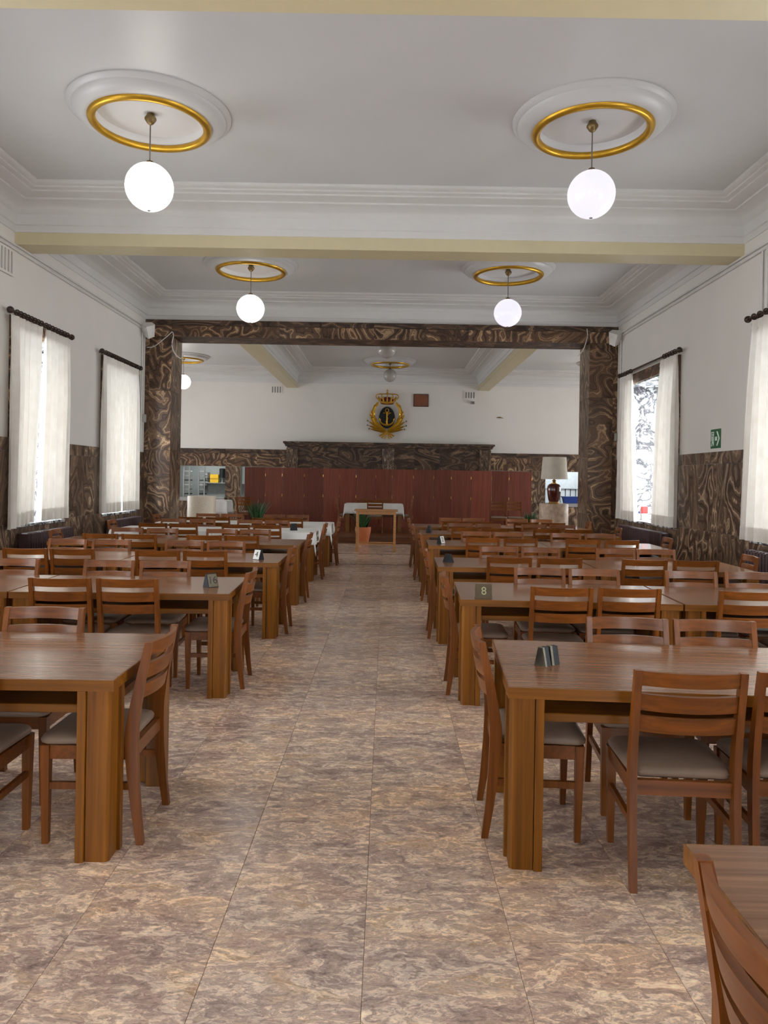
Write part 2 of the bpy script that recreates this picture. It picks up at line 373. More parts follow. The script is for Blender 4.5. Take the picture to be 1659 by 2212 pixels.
# back wall with the serving openings
b = MB()
OPN = [(-8.2, -5.35), (-4.85, -3.5), (3.5, 4.8), (5.27, 8.2)]; OT = 1.93; OB = 0.85
p = BXL
for a, c in OPN:
    b.box(p, a, YB, YB + 0.3, 0, OT); b.box(a, c, YB, YB + 0.3, 0, OB); p = c
b.box(p, BXR, YB, YB + 0.3, 0, OT); b.box(BXL, BXR, YB, YB + 0.3, OT, ZC)
wb = struct(b.build('wall_back', 'white_wall'), 'white back wall carrying the anchor emblem, serving hatches below', 'wall')

def slab_y(name, par, xf, out, y0, y1, z0, z1, mat, t=0.02):
    """a slab on a side wall: face stands t proud of xf towards the room (room side = -out)"""
    g = 0.0015; xa, xb = sorted((xf, xf - out * t)); c = ((xa + xb) / 2, (y0 + y1) / 2, (z0 + z1) / 2)
    m = MB(); m.cbox(xa - c[0], xb - c[0], y0 + g - c[1], y1 - g - c[1], z0 + g - c[2], z1 - g - c[2], 0.0015)
    return m.build(name, mat, par, loc=c)
def slab_x(name, par, yf, x0, x1, z0, z1, mat, t=0.02):
    g = 0.0015; c = ((x0 + x1) / 2, yf - t / 2, (z0 + z1) / 2)
    m = MB(); m.cbox(x0 + g - c[0], x1 - g - c[0], -t / 2, t / 2, z0 + g - c[2], z1 - g - c[2], 0.0015)
    return m.build(name, mat, par, loc=c)
# dado slabs on the side walls
AR = 0.085      # architrave strip width
def dado(par, xf, out, wins, y0, y1):
    p = y0; spans = []
    for a, c in wins: spans.append((p, a - AR)); p = c + AR
    spans.append((p, y1))
    for a, c in spans:
        n = max(1, round((c - a) / 0.75))
        for k in range(n):
            ya, yc = a + (c - a) * k / n, a + (c - a) * (k + 1) / n
            slab_y('marble_slab', par, xf, out, ya, yc, 0.0, 0.92, 'onyx_tall'); slab_y('marble_slab', par, xf, out, ya, yc, 0.92, DADO - 0.17, 'onyx_tall')
        n = max(1, round((c - a) / 0.65))
        for k in range(n):
            slab_y('marble_slab', par, xf, out, a + (c - a) * k / n, a + (c - a) * (k + 1) / n, DADO - 0.17, DADO, 'onyx_tall', 0.028)
    for a, c in wins:
        n = max(1, round((c - a) / 0.85))
        for k in range(n):
            slab_y('marble_slab', par, xf, out, a - AR + (c - a + 2 * AR) * k / n, a - AR + (c - a + 2 * AR) * (k + 1) / n, 0.0, SILL - 0.035, 'onyx_tall')
dado(wl, XL, -1, WL, YR, YP0); dado(wr, XR, 1, WR, YR, YP0)

# ------------------------------------------------------------------ windows
WN = [0]
def window(xi, out, y0, y1, label, sill=SILL, head=HEAD, arch=True):
    WN[0] += 1
    root = empty('window_%d' % WN[0], (xi, (y0 + y1) / 2, sill)); struct(root, label, 'window')
    ox, oy, oz = root.location
    def bx(name, mat, x0, x1, ya, yb, za, zb, cham=True):
        m = MB(); x0, x1 = sorted((x0, x1)); m.box(x0 - ox, x1 - ox, ya - oy, yb - oy, za - oz, zb - oz); return m.build(name, mat, root)
    d = 0.62 * out
    bx('reveal_slab', 'white_marble', xi, xi + d, y0, y0 + 0.02, sill, head); bx('reveal_slab', 'white_marble', xi, xi + d, y1 - 0.02, y1, sill, head)
    bx('reveal_slab', 'white_marble', xi, xi + d, y0 + 0.02, y1 - 0.02, head - 0.02, head)
    bx('sill_slab', 'white_marble', xi - 0.05 * out, xi + d, y0 + 0.001, y1 - 0.001, sill - 0.03, sill + 0.005)
    fx0, fx1 = xi + 0.55 * out, xi + 0.61 * out
    bx('window_frame', 'frame_green', fx0, fx1, y0 + 0.02, y0 + 0.08, sill, head - 0.02); bx('window_frame', 'frame_green', fx0, fx1, y1 - 0.08, y1 - 0.02, sill, head - 0.02)
    bx('window_frame', 'frame_green', fx0, fx1, y0 + 0.08, y1 - 0.08, sill + 0.005, sill + 0.07); bx('window_frame', 'frame_green', fx0, fx1, y0 + 0.08, y1 - 0.08, head - 0.09, head - 0.02)
    bx('transom', 'frame_green', fx0, fx1, y0 + 0.08, y1 - 0.08, sill + 1.75, sill + 1.81)
    mid = (y0 + y1) / 2
    bx('mullion', 'frame_green', fx0 + 0.002 * out, fx1 - 0.002 * out, mid - 0.03, mid + 0.03, sill + 0.07, head - 0.09)
    gx = xi + 0.58 * out
    for a, c in ((y0 + 0.08, mid - 0.03), (mid + 0.03, y1 - 0.08)):
        for za, zc in ((sill + 0.07, sill + 1.75), (sill + 1.81, head - 0.09)):
            bx('pane', 'window_glass', gx - 0.003, gx + 0.003, a, c, za, zc)
    if arch:
        t = -0.022 * out
        for a, c in ((y0 - AR, y0), (y1, y1 + AR)):
            for za, zc in ((sill - 0.03, DADO), (DADO, head + 0.19)):
                o = slab_y('architrave_slab', root, 0, out, a - oy, c - oy, za - oz, zc - oz, 'onyx', 0.03)
        n = 2
        for k in range(n):
            slab_y('architrave_slab', root, 0, out, y0 + (y1 - y0) * k / n - oy, y0 + (y1 - y0) * (k + 1) / n - oy, head - oz, head + 0.19 - oz, 'onyx', 0.03)
    portal_light((xi + 0.72 * out, mid, (sill + head) / 2), (0, R(90) * out, 0), head - sill, y1 - y0)
    return root
NAMES_L = ['tall window on the vent-grille wall, first from the rear wall', 'tall window on the vent-grille wall, second from the rear wall', 'tall window on the vent-grille wall before the grille',
           'tall window with two parted sheer curtains on the vent-grille wall', 'tall window with closed sheer curtains beside the portal']
NAMES_R = ['tall window on the exit-sign wall nearest the rear wall', 'tall window on the exit-sign wall between rear window and exit sign', 'tall window with open curtains and white veined marble reveal beside the portal']
for (a, c), n in zip(WL, NAMES_L): window(XL, -1, a, c, n)
for (a, c), n in zip(WR, NAMES_R): window(XR, 1, a, c, n)
for a, c in BW:
    window(BXL, -1, a, c, 'tall window in the left end wall of the far room', arch=False)['group'] = 'far room windows left'
    window(BXR, 1, a, c, 'tall window in the right end wall of the far room', arch=False)['group'] = 'far room windows right'
for a, c in RW:
    WN[0] += 1; root = empty('window_%d' % WN[0], ((a + c) / 2, YR, SILL)); struct(root, 'tall window in the rear wall of the hall', 'window'); root['group'] = 'rear wall windows'
    hw = (c - a) / 2; hh = HEAD - SILL
    for x0, x1, z0, z1 in ((-hw, -hw + 0.07, 0, hh), (hw - 0.07, hw, 0, hh), (-hw + 0.07, hw - 0.07, 0, 0.07), (-hw + 0.07, hw - 0.07, hh - 0.07, hh), (-0.03, 0.03, 0.07, hh - 0.07)):
        m = MB(); m.box(x0, x1, -0.43, -0.37, z0, z1); m.build('window_frame', 'frame_green', root)
    for x0, x1 in ((-hw + 0.07, -0.03), (0.03, hw - 0.07)):
        m = MB(); m.box(x0, x1, -0.403, -0.397, 0.07, hh - 0.07); m.build('pane', 'window_glass', root)
    portal_light(((a + c) / 2, YR - 0.52, (SILL + HEAD) / 2), (R(90), 0, R(180)), c - a, hh)

# ------------------------------------------------------------------ cornices and beams
PROF = [(0.0, ZK), (0.012, ZK), (0.012, 4.815), (0.03, 4.825), (0.03, 4.955), (0.06, 4.975), (0.075, 5.0), (0.11, 5.035), (0.16, 5.06), (0.235, 5.075),
        (0.25, 5.075), (0.25, 5.098), (0.30, 5.10), (0.36, 5.105), (0.41, 5.118), (0.41, 5.138), (0.43, 5.14), (0.47, 5.148), (0.47, 5.168), (0.50, 5.172), (0.53, 5.19), (0.53, ZC)]
TN = [0]
def cornice(x0, x1, y0, y1, label, prof=PROF):
    """moulding running round the inside of a ceiling bay"""
    m = MB(); rings = []
    for p, z in prof: rings.append([(x0 + p, y0 + p, z), (x1 - p, y0 + p, z), (x1 - p, y1 - p, z), (x0 + p, y1 - p, z)])
    m.loft(rings, cap=False)
    TN[0] += 1; o = m.build('trim_%d' % TN[0], 'cornice_white', smooth=True); struct(o, label, 'cornice'); return o
def beam(x0, x1, y0, y1, label):
    m = MB(); m.box(x0, x1, y0, y1, 4.57, ZC - 0.002); TN[0] += 1
    struct(m.build('trim_%d' % TN[0], 'beam_cream'), label, 'beam')
BEAMS = [(-0.35, 0.05), (4.41, 4.81), (9.78, 10.18)]
beam(XL, XR, *BEAMS[0], 'cream ceiling beam over the entrance bay'); beam(XL, XR, *BEAMS[1], 'cream ceiling beam crossing above the first tables'); beam(XL, XR, *BEAMS[2], 'cream ceiling beam crossing between the two pairs of hanging globes')
cornice(XL, XR, YR, BEAMS[0][0], 'stepped white cornice of the rear ceiling bay')
cornice(XL, XR, BEAMS[0][1], BEAMS[1][0], 'stepped white cornice of the entrance ceiling bay')
cornice(XL, XR, BEAMS[1][1], BEAMS[2][0], 'stepped white cornice round the ceiling bay of the larger globes')
cornice(XL, XR, BEAMS[2][1], YP0 + 0.06, 'stepped white cornice of the ceiling bay before the portal')
LB, RB = (-3.37, -3.02), (3.0, 3.35)
beam(LB[0], LB[1], YP1, YB, 'cream beam running to the back wall, left of the emblem'); beam(RB[0], RB[1], YP1, YB, 'cream beam running to the back wall, right of the emblem')
cornice(BXL, LB[0], YP1, YB, 'white cornice of the left ceiling bay beyond the portal'); cornice(LB[1], RB[0], YP1, YB, 'white cornice of the middle ceiling bay beyond the portal'); cornice(RB[1], BXR, YP1, YB, 'white cornice of the right ceiling bay beyond the portal')

# ------------------------------------------------------------------ onyx portal
PL0, PL1, PR0, PR1 = XL, -4.37, 4.05, XR
def pillar(name, x0, x1, inner, label):
    root = empty(name, ((x0 + x1) / 2, (YP0 + YP1) / 2, 0)); struct(root, label, 'pillar'); ox, oy, _ = root.location
    m = MB(); m.box(x0 + 0.03 - ox, x1 - 0.03 - ox, YP0 + 0.03 - oy, YP1 - 0.03 - oy, 0, 4.395); m.build('core', 'inlay_dark', root)
    zs = [0, 0.95, 2.1, 3.3, 4.395]
    for za, zc in zip(zs, zs[1:]):
        c = x0 + (x1 - x0) * (0.16 if inner > 0 else 0.84)
        for xa, xb in ((x0, c), (c, x1)):
            slab_x('marble_slab', root, YP0 + 0.03 - oy, xa - ox, xb - ox, za, zc, 'onyx', 0.03)
        slab_x('marble_slab', root, YP1 - oy, x0 - ox, x1 - ox, za, zc, 'onyx', 0.03)
        xf = (x1 if inner > 0 else x0) - ox - inner * 0.03
        for ya, yb in ((YP0 + 0.001, YP0 + 0.4), (YP0 + 0.4, YP1 - 0.031)):
            slab_y('marble_slab', root, xf, -inner, ya - oy + (0.03 if ya < YP0 + 0.1 else 0), yb - oy, za, zc, 'onyx_tall', 0.03)
    return root
pillar('portal_pillar', PL0, PL1, 1, 'brown onyx portal pillar beside the cream stone pedestal')
pillar('portal_pillar', PR0, PR1, -1, 'brown onyx portal pillar beside the red table lamp')
root = empty('portal_lintel', (0, (YP0 + YP1) / 2, 4.395)); struct(root, 'swirled brown onyx lintel spanning the portal', 'lintel'); oy = root.location.y
m = MB(); m.box(XL + 0.01, XR - 0.01, YP0 + 0.03 - oy, YP1 - 0.03 - oy, 0.03, 0.325); m.build('core', 'inlay_dark', root)
xs = [XL, PL1, -3.4, -2.2, -1.35, -0.3, 0.75, 1.6, 2.75, PR0, XR]
for xa, xb in zip(xs, xs[1:]):
    slab_x('marble_slab', root, YP0 + 0.03 - oy, xa, xb, 0.0, 0.225, 'onyx', 0.03); slab_x('marble_slab', root, YP0 + 0.02 - oy, xa, xb, 0.225, 0.335, 'onyx_flat', 0.03)
    slab_x('marble_slab', root, YP1 - oy, xa, xb, 0.0, 0.335, 'onyx', 0.03)
for xa, xb in zip([PL1, -2.2, 0, 2.2], [-2.2, 0, 2.2, PR0]):
    m = MB(); m.cbox(xa + 0.002, xb - 0.002, YP0 + 0.031 - oy, YP1 - 0.031 - oy, 0.0, 0.03, 0.002); m.build('soffit_slab', 'onyx_flat', root)

# ------------------------------------------------------------------ back wall cladding and hood
segs = [(-9.5, -8.2), (-8.2, -7.3), (-7.3, -6.4), (-6.4, -5.35), (-5.35, -4.3), (-4.3, -3.32), (3.42, 4.3), (4.3, 5.27), (5.27, 6.3), (6.3, 7.3), (7.3, 8.2), (8.2, 9.5)]
for a, c in segs:
    slab_x('marble_slab', wb, YB, a, c, 1.93, 2.36, 'onyx', 0.03); slab_x('marble_slab', wb, YB, a, c, 2.36, 2.51, 'onyx_flat', 0.05)
for a, c in ((-9.5, -8.2), (-5.35, -4.85), (4.8, 5.27), (8.2, 9.5)):
    slab_x('marble_slab', wb, YB, a, c, 0.9, 1.93, 'onyx_tall', 0.03); slab_x('marble_slab', wb, YB, a, c, 0, 0.9, 'onyx_tall', 0.03)
for a, c in ((-8.2, -5.35), (-4.85, -3.5), (3.5, 4.8), (5.27, 8.2)):
    slab_x('marble_slab', wb, YB, a, c, 0, 0.85, 'onyx_tall', 0.03)
root = empty('marble_hood', (0.04, YB, 0)); struct(root, 'projecting dark onyx chimney-like hood with fluted pilasters under the emblem', 'hood')
HX0, HX1 = -3.32, 3.36
m = MB(); m.box(HX0, HX1, -0.30, 0, 0, 2.62); m.build('core', 'inlay_dark', root)
n = 8
for k in range(n):
    slab_x('marble_slab', root, -0.30, HX0 + (HX1 - HX0) * k / n, HX0 + (HX1 - HX0) * (k + 1) / n, 1.3, 2.62, 'onyx_flat', 0.02)
for x in (-3.14, 0.0, 3.18):
    m = MB(); m.box(x - 0.19, x + 0.19, -0.36, -0.321, 1.3, 2.58)
    for k in range(7): m.box(x - 0.17 + k * 0.05, x - 0.14 + k * 0.05, -0.378, -0.36, 1.3, 2.52)
    m.build('fluted_pilaster', 'onyx_tall', root)
for k, (z0, z1, p) in enumerate(((2.62, 2.67, 0.08), (2.67, 2.71, 0.12), (2.71, 2.77, 0.18))):
    m = MB(); m.box(HX0 - p * 0.6, HX1 + p * 0.6, -0.34 - p, 0, z0, z1); m.build('cornice_slab', 'onyx_flat', root)

# ------------------------------------------------------------------ ceiling rosettes with pendant globes
def rosette(x, y, label):
    root = empty('ceiling_rosette', (x, y, ZC)); tag(root, label, 'rosette', 'round ceiling rosettes')
    m = MB(); m.lathe([(0.79, 0.0), (0.79, -0.012), (0.755, -0.045), (0.74, -0.048), (0.735, -0.056), (0.72, -0.075), (0.68, -0.10), (0.63, -0.116), (0.59, -0.122), (0.545, -0.115), (0.525, -0.07), (0.52, -0.02), (0.0, -0.016)], n=64)
    m.build('plaster_disc', 'ceiling_white', root, smooth=True)
    m = MB(); pr = [(0.555 + 0.042 * math.cos(t), -0.124 + 0.036 * math.sin(t)) for t in [2 * math.pi * k / 12 for k in range(13)]]
    m.lathe(pr, n=64); m.build('gilded_ring', 'gold', root, smooth=True)
    return root
def pendant(x, y, zg, rad, mat, label):
    zt = ZC - 0.016
    root = empty('pendant_globe_lamp', (x, y, zt)); tag(root, label, 'lamp', 'globe pendant lamps')
    m = MB(); m.lathe([(0.0, 0), (0.035, 0), (0.04, -0.02), (0.058, -0.045), (0.058, -0.06), (0.03, -0.10), (0.008, -0.115), (0.0, -0.115)], n=20); m.build('ceiling_cap', 'brass_dark', root, smooth=True)
    m = MB(); m.tube([(0, 0, -0.11), (0, 0, zg - zt + rad)], 0.007, 8); m.build('rod', 'cable_grey', root, smooth=True)
    m = MB(); m.lathe([(0.0, 0.03), (0.03, 0.028), (0.045, 0.0), (0.045, -0.02), (0.0, -0.02)], (0, 0, zg - zt + rad * 0.985), n=16); m.build('collar', 'brass_dark', root, smooth=True)
    m = MB(); m.sphere((0, 0, zg - zt), rad, 40, 24); m.build('globe', mat, root, smooth=True)
    m = MB(); m.lathe([(0.0, -0.004), (0.016, -0.004), (0.018, 0.004)], (0, 0, zg - zt - rad), n=12); m.build('bottom_finial', 'cable_grey', root, smooth=True)
LT = [(-2.42, 7.5, 4.47, 0.235, 'globe_warm', 'in the bay between the two cream beams, vent-grille side'), (2.0, 7.5, 4.47, 0.235, 'globe_cool', 'in the bay between the two cream beams, exit-sign side'),
      (-2.37, 12.8, 4.46, 0.235, 'globe_warm', 'in the bay before the portal, vent-grille side'), (2.02, 12.8, 4.46, 0.235, 'globe_cool', 'in the bay before the portal, exit-sign side'),
      (-2.42, 2.2, 4.47, 0.235, 'globe_warm', 'in the entrance bay, vent-grille side'), (2.0, 2.2, 4.47, 0.235, 'globe_cool', 'in the entrance bay, exit-sign side'),
      (0.05, 23.0, 4.77, 0.20, 'globe_off', 'in front of the anchor emblem'), (-0.05, 18.9, 4.87, 0.235, 'globe_off', 'of the far room just beyond the lintel'),
      (-6.2, 22.7, 4.43, 0.22, 'globe_warm', 'of the far room towards the serving hatch with trays'), (6.5, 22.7, 4.43, 0.22, 'globe_warm', 'of the far room towards the blue bin'),
      (-6.2, 18.9, 4.43, 0.22, 'globe_warm', 'of the far room behind the cream pedestal'), (6.5, 18.9, 4.43, 0.22, 'globe_warm', 'of the far room behind the red lamp')]
for x, y, z, r, mt, lb in LT:
    rosette(x, y, 'white rosette with gilded ring ' + lb)
    st = 'unlit grey' if mt == 'globe_off' else ('warm white lit' if mt == 'globe_warm' else 'lavender white lit')
    pendant(x, y, z, r, mt, st + ' globe pendant ' + lb)

# ------------------------------------------------------------------ tables
TW, TD, TH = 1.55, 0.92, 0.75
def leg_mesh():
    m = MB(); zt = TH - 0.046; c = 0.012                                      # corner post with an eased outer edge; proud fins run inwards (+x, +y)
    pr = [(-0.05 + c, -0.05), (0.046, -0.05), (0.046, 0.046), (-0.05, 0.046), (-0.05, -0.05 + c)]
    m.hexa([(x, y, 0) for x, y in pr], [(x, y, zt) for x, y in pr])
    m.cbox(0.049, 0.083, -0.063, 0.03, 0, zt, 0.002); m.cbox(-0.063, 0.03, 0.049, 0.083, 0, zt, 0.002)
    return m.mesh('leg', 'table_wood')
LEG = leg_mesh()
def tb_mesh():
    m = MB(); m.cbox(-TW / 2 + 0.004, TW / 2 - 0.004, -TD / 2 + 0.004, TD / 2 - 0.004, TH - 0.04, TH, 0.0015)
    top = m.mesh('tabletop', 'table_laminate')
    m = MB(); z0, z1 = TH - 0.046, TH - 0.001; a, c = TW / 2, TD / 2
    m.box(-a, a, -c, -c + 0.012, z0, z1); m.box(-a, a, c - 0.012, c, z0, z1); m.box(-a, -a + 0.012, -c + 0.012, c - 0.012, z0, z1); m.box(a - 0.012, a, -c + 0.012, c - 0.012, z0, z1)
    edge = m.mesh('edge_band', 'table_wood_x')
    m = MB(); m.cbox(-a + 0.1, a - 0.1, -c + 0.075, c - 0.075, 0.592, 0.628, 0.003)
    m.box(-a + 0.06, -a + 0.1, -c + 0.12, c - 0.12, 0.592, 0.628); m.box(a - 0.1, a - 0.06, -c + 0.12, c - 0.12, 0.592, 0.628)
    return top, edge, m.mesh('under_shelf', 'table_wood_x')
TOP, EDGE, SHELF = tb_mesh()
def table(x, y, rz, label, inset=0.066):
    root = empty('dining_table', (x, y, 0), rz); tag(root, label, 'table', 'brown wooden dining tables')
    link('tabletop', TOP, root); link('edge_band', EDGE, root); link('under_shelf', SHELF, root)
    for sx, sy, a in ((-1, -1, 0), (1, -1, 90), (1, 1, 180), (-1, 1, 270)):
        link('leg', LEG, root, (sx * (TW / 2 - inset), sy * (TD / 2 - 0.066), 0), R(a))
    return root

# ------------------------------------------------------------------ chairs (front of the seat towards +y)
def bar(m, p0, p1, w0, d0, w1, d1):
    (x0, y0, z0), (x1, y1, z1) = p0, p1
    m.hexa([(x0 - w0, y0 - d0, z0), (x0 + w0, y0 - d0, z0), (x0 + w0, y0 + d0, z0), (x0 - w0, y0 + d0, z0)],
           [(x1 - w1, y1 - d1, z1), (x1 + w1, y1 - d1, z1), (x1 + w1, y1 + d1, z1), (x1 - w1, y1 + d1, z1)])
def rear_leg(sx):
    m = MB(); pts = [(-0.222, 0.0, 0.015), (-0.205, 0.12, 0.018), (-0.186, 0.30, 0.024), (-0.178, 0.42, 0.028), (-0.180, 0.50, 0.027), (-0.194, 0.60, 0.023), (-0.212, 0.70, 0.020), (-0.232, 0.80, 0.017), (-0.246, 0.87, 0.015)]
    x = sx * 0.198; w = 0.014
    m.loft([[(x - w, y - d, z), (x + w, y - d, z), (x + w, y + d, z), (x - w, y + d, z)] for y, z, d in pts])
    return m.mesh('leg', 'chair_wood', True)
def front_leg(sx):
    m = MB(); bar(m, (sx * 0.195, 0.185, 0), (sx * 0.195, 0.19, 0.425), 0.013, 0.013, 0.02, 0.02); return m.mesh('leg', 'chair_wood')
def slat(z0, z1, yb0, yb1, mid):
    m = MB(); rings = []; n = 10; t = 0.011
    for k in range(n + 1):
        s = -1 + 2 * k / n; x = s * 0.186; c = -mid * (1 - s * s)
        rings.append([(x, yb0 + c - t, z0), (x, yb0 + c + t, z0), (x, yb1 + c + t, z1), (x, yb1 + c - t, z1)])
    m.loft(rings); return m.mesh('back_slat', 'chair_wood_x', True)
def cushion():
    m = MB(); n = 10; rings = []
    def ring(e, z):
        pts = []; hw, y0, y1 = 0.212 - e, -0.168 + e, 0.222 - e; r = 0.045
        for cx, cy, a in ((hw - r, y1 - r, 0), (-hw + r, y1 - r, 90), (-hw * 0.95 + r, y0 + r, 180), (hw * 0.95 - r, y0 + r, 270)):
            for k in range(5): t = R(a + 90 * k / 4); pts.append((cx + r * math.cos(t), cy + r * math.sin(t), z))
        return pts
    m.loft([ring(0.012, 0.424), ring(0.002, 0.432), ring(0.0, 0.445), ring(0.006, 0.457), ring(0.02, 0.465), ring(0.06, 0.471), ring(0.11, 0.474)])
    return m.mesh('seat_cushion', 'seat_leather', True)
def frame():
    m = MB(); m.box(-0.176, 0.176, 0.178, 0.200, 0.365, 0.424); m.box(-0.184, 0.184, -0.19, -0.168, 0.365, 0.424)
    m.box(-0.206, -0.184, -0.152, 0.171, 0.365, 0.424); m.box(0.184, 0.206, -0.152, 0.171, 0.365, 0.424); return m.mesh('seat_frame', 'chair_wood_x')
def stretcher(sx):
    m = MB(); m.box(sx * 0.196 - 0.009, sx * 0.196 + 0.009, -0.176, 0.176, 0.235, 0.265); return m.mesh('stretcher', 'chair_wood')
CH = [('leg', rear_leg(-1)), ('leg', rear_leg(1)), ('leg', front_leg(-1)), ('leg', front_leg(1)), ('seat_cushion', cushion()), ('seat_frame', frame()), ('stretcher', stretcher(-1)), ('stretcher', stretcher(1)),
      ('back_slat', slat(0.810, 0.868, -0.234, -0.245, 0.035)), ('back_slat', slat(0.709, 0.776, -0.213, -0.227, 0.038)), ('back_slat', slat(0.622, 0.685, -0.197, -0.210, 0.036))]
def chair(x, y, rz, label, group, z=0):
    root = empty('dining_chair', (x, y, z), rz); tag(root, label, 'chair', group)
    for n, me in CH: link(n, me, root)
    return root

# ------------------------------------------------------------------ rows of tables: aisle-side front corner, yaw
ORD = ['first', 'second', 'third', 'fourth', 'fifth', 'sixth', 'seventh']
ROWS_R = [(0.52, 13.35, -0.5), (0.53, 11.60, -0.5), (0.55, 9.60, -1.0), (0.51, 7.25, -1.0), (0.535, 5.29, -2.2), (0.51, 3.06, -4.0)]
ROWS_L = [(-1.00, 13.40, 0.0), (-1.10, 11.50, 0.5), (-1.07, 9.30, 0.8), (-1.05, 7.36, 1.0), (-1.11, 5.36, 2.2), (-1.10, 3.06, 0.6)]
ROW_AT = {}
def row(side, idx, cx, cy, yaw, second=True):
    """side +1 right of the aisle, -1 left; local frame: u runs from the aisle outwards, w towards the portal"""
    a = R(yaw); blk = 'exit-sign-side' if side > 0 else 'vent-grille-side'
    def P(u, w):
        u *= side; return (cx + u * math.cos(a) - w * math.sin(a), cy + u * math.sin(a) + w * math.cos(a))
    ROW_AT[(side, idx)] = (P, a)
    nm = '%s %s row from portal' % (ORD[idx], blk); grp = 'slat chairs around the dining tables'
    x, y = P(TW / 2, TD / 2); table(x, y, a, 'brown dining table at aisle end of ' + nm)
    if second:
        x, y = P(TW * 1.5 + 0.012, TD / 2); table(x, y, a, 'brown dining table at wall end of ' + nm)
    cl = 0.05 if side < 0 and idx < 2 else 0.0      # chairs stand a little off the hanging cloth
    us = [0.69, 1.15, 1.95, 2.42] if second else [0.69, 1.15]
    rnd = random.Random(idx * 10 + side)
    for k, u in enumerate(us):
        du, dr = rnd.uniform(-0.014, 0.014), rnd.uniform(-1.3, 1.3)
        x, y = P(u + du, 0.13 - cl + rnd.uniform(-0.02, 0.02)); chair(x, y, a + R(dr), 'brown slat-back chair, %s from aisle along entrance side of %s' % (ORD[k], nm), grp)
        du, dr = rnd.uniform(-0.014, 0.014), rnd.uniform(-1.3, 1.3)
        x, y = P(u + 0.015 + du, TD - 0.168 + cl * 1.5 + rnd.uniform(-0.02, 0.015)); chair(x, y, a + R(180 + dr), 'brown slat-back chair, %s from aisle along portal side of %s' % (ORD[k], nm), grp)
    wy = {(1, 5): 0.48, (-1, 5): 0.37}.get((side, idx), 0.46)
    x, y = P(0.155 - cl, wy); chair(x, y, a - side * R(90), 'brown slat-back chair at aisle end of ' + nm, grp)
    if second:
        x, y = P(2 * TW - 0.14 + cl, 0.47); chair(x, y, a + side * R(90) + R(-6 if side > 0 else 5), 'brown slat-back chair at wall end of ' + nm, grp)
for i, (x, y, w) in enumerate(ROWS_R): row(1, i, x, y, w)
for i, (x, y, w) in enumerate(ROWS_L): row(-1, i, x, y, w)
# the table nearest the entrance: only its corner and its aisle chair are in view
table(0.70 + TW / 2, 1.74 - TD / 2, R(-1.0), 'brown dining table of seventh exit-sign-side row from portal, only its corner visible', 0.11)
chair(0.868, 1.25, R(-90), 'brown slat-back chair at aisle end of seventh exit-sign-side row from portal', 'slat chairs around the dining tables')

# ------------------------------------------------------------------ table cloths
def cloth(x, y, rz, w, d, drop, label, zt=TH, seed=0, corner=0.13, seam=0):
    """seam = +1/-1: that end butts against the neighbouring table, so the cloth stops at the table edge there instead of hanging"""
    rnd = random.Random(seed); m = MB(); nx, ny = 44, 30; hw, hd = w / 2 + 0.006, d / 2 + 0.006; grid = []
    ph = [rnd.uniform(0, 6.28) for _ in range(4)]
    for j in range(ny + 1):
        rowi = []
        for i in range(nx + 1):
            # denser sampling in the overhang
            def s(k, n, h, sm=0):
                t = -1 + 2 * k / n; e = 0.72
                if sm and t * sm > 0: return t * (h - 0.002)
                return t / e * h if abs(t) <= e else math.copysign(h + (abs(t) - e) / (1 - e) * drop, t)
            a, c = s(i, nx, hw, seam), s(j, ny, hd)
            ex, ey = max(0, abs(a) - hw), max(0, abs(c) - hd)
            px, py = max(-hw, min(hw, a)), max(-hd, min(hd, c)); z = zt + 0.004
            if ex or ey:
                dr = math.hypot(ex, ey) if (ex and ey) else ex + ey
                wv = math.sin(px * 13 + ph[0]) * 0.012 + math.sin(px * 29 + ph[1]) * 0.006 if ey >= ex else math.sin(py * 15 + ph[2]) * 0.012
                fl = 0.006 + 0.06 * dr + wv * min(1, dr / 0.1)
                if ex and ey: fl += 0.05 * min(ex, ey) / drop; dr += corner * min(ex, ey) / drop
                if ex: px += math.copysign(max(0.003, fl) * ex / (ex + ey), a)
                if ey: py += math.copysign(max(0.003, fl) * ey / (ex + ey), c)
                z -= dr
            rowi.append(m.pt((px, py, z - (zt if False else 0))))
        grid.append(rowi)
    for j in range(ny):
        for i in range(nx): m.f.append([grid[j][i], grid[j][i + 1], grid[j + 1][i + 1], grid[j + 1][i]])
    o = m.build('tablecloth', 'cloth_white', None, True, (x, y, 0), rz); tag(o, label, 'tablecloth', 'white tablecloths')
    md = o.modifiers.new('thickness', 'SOLIDIFY'); md.thickness = 0.002; md.offset = 1
    return o
for idx, lab in ((0, 'first'), (1, 'second')):
    P, a = ROW_AT[(-1, idx)]
    for k, end in ((0, 'aisle'), (1, 'wall')):
        x, y = P(TW * (0.5 + k) + 0.012 * k, TD / 2)
        cloth(x, y, a, TW, TD, 0.19, 'white cloth draped over the table at %s end of %s vent-grille-side row from portal' % (end, lab), seed=idx * 2 + k, corner=0.10 if k == 0 else 0.02, seam=(-1, 1)[k])

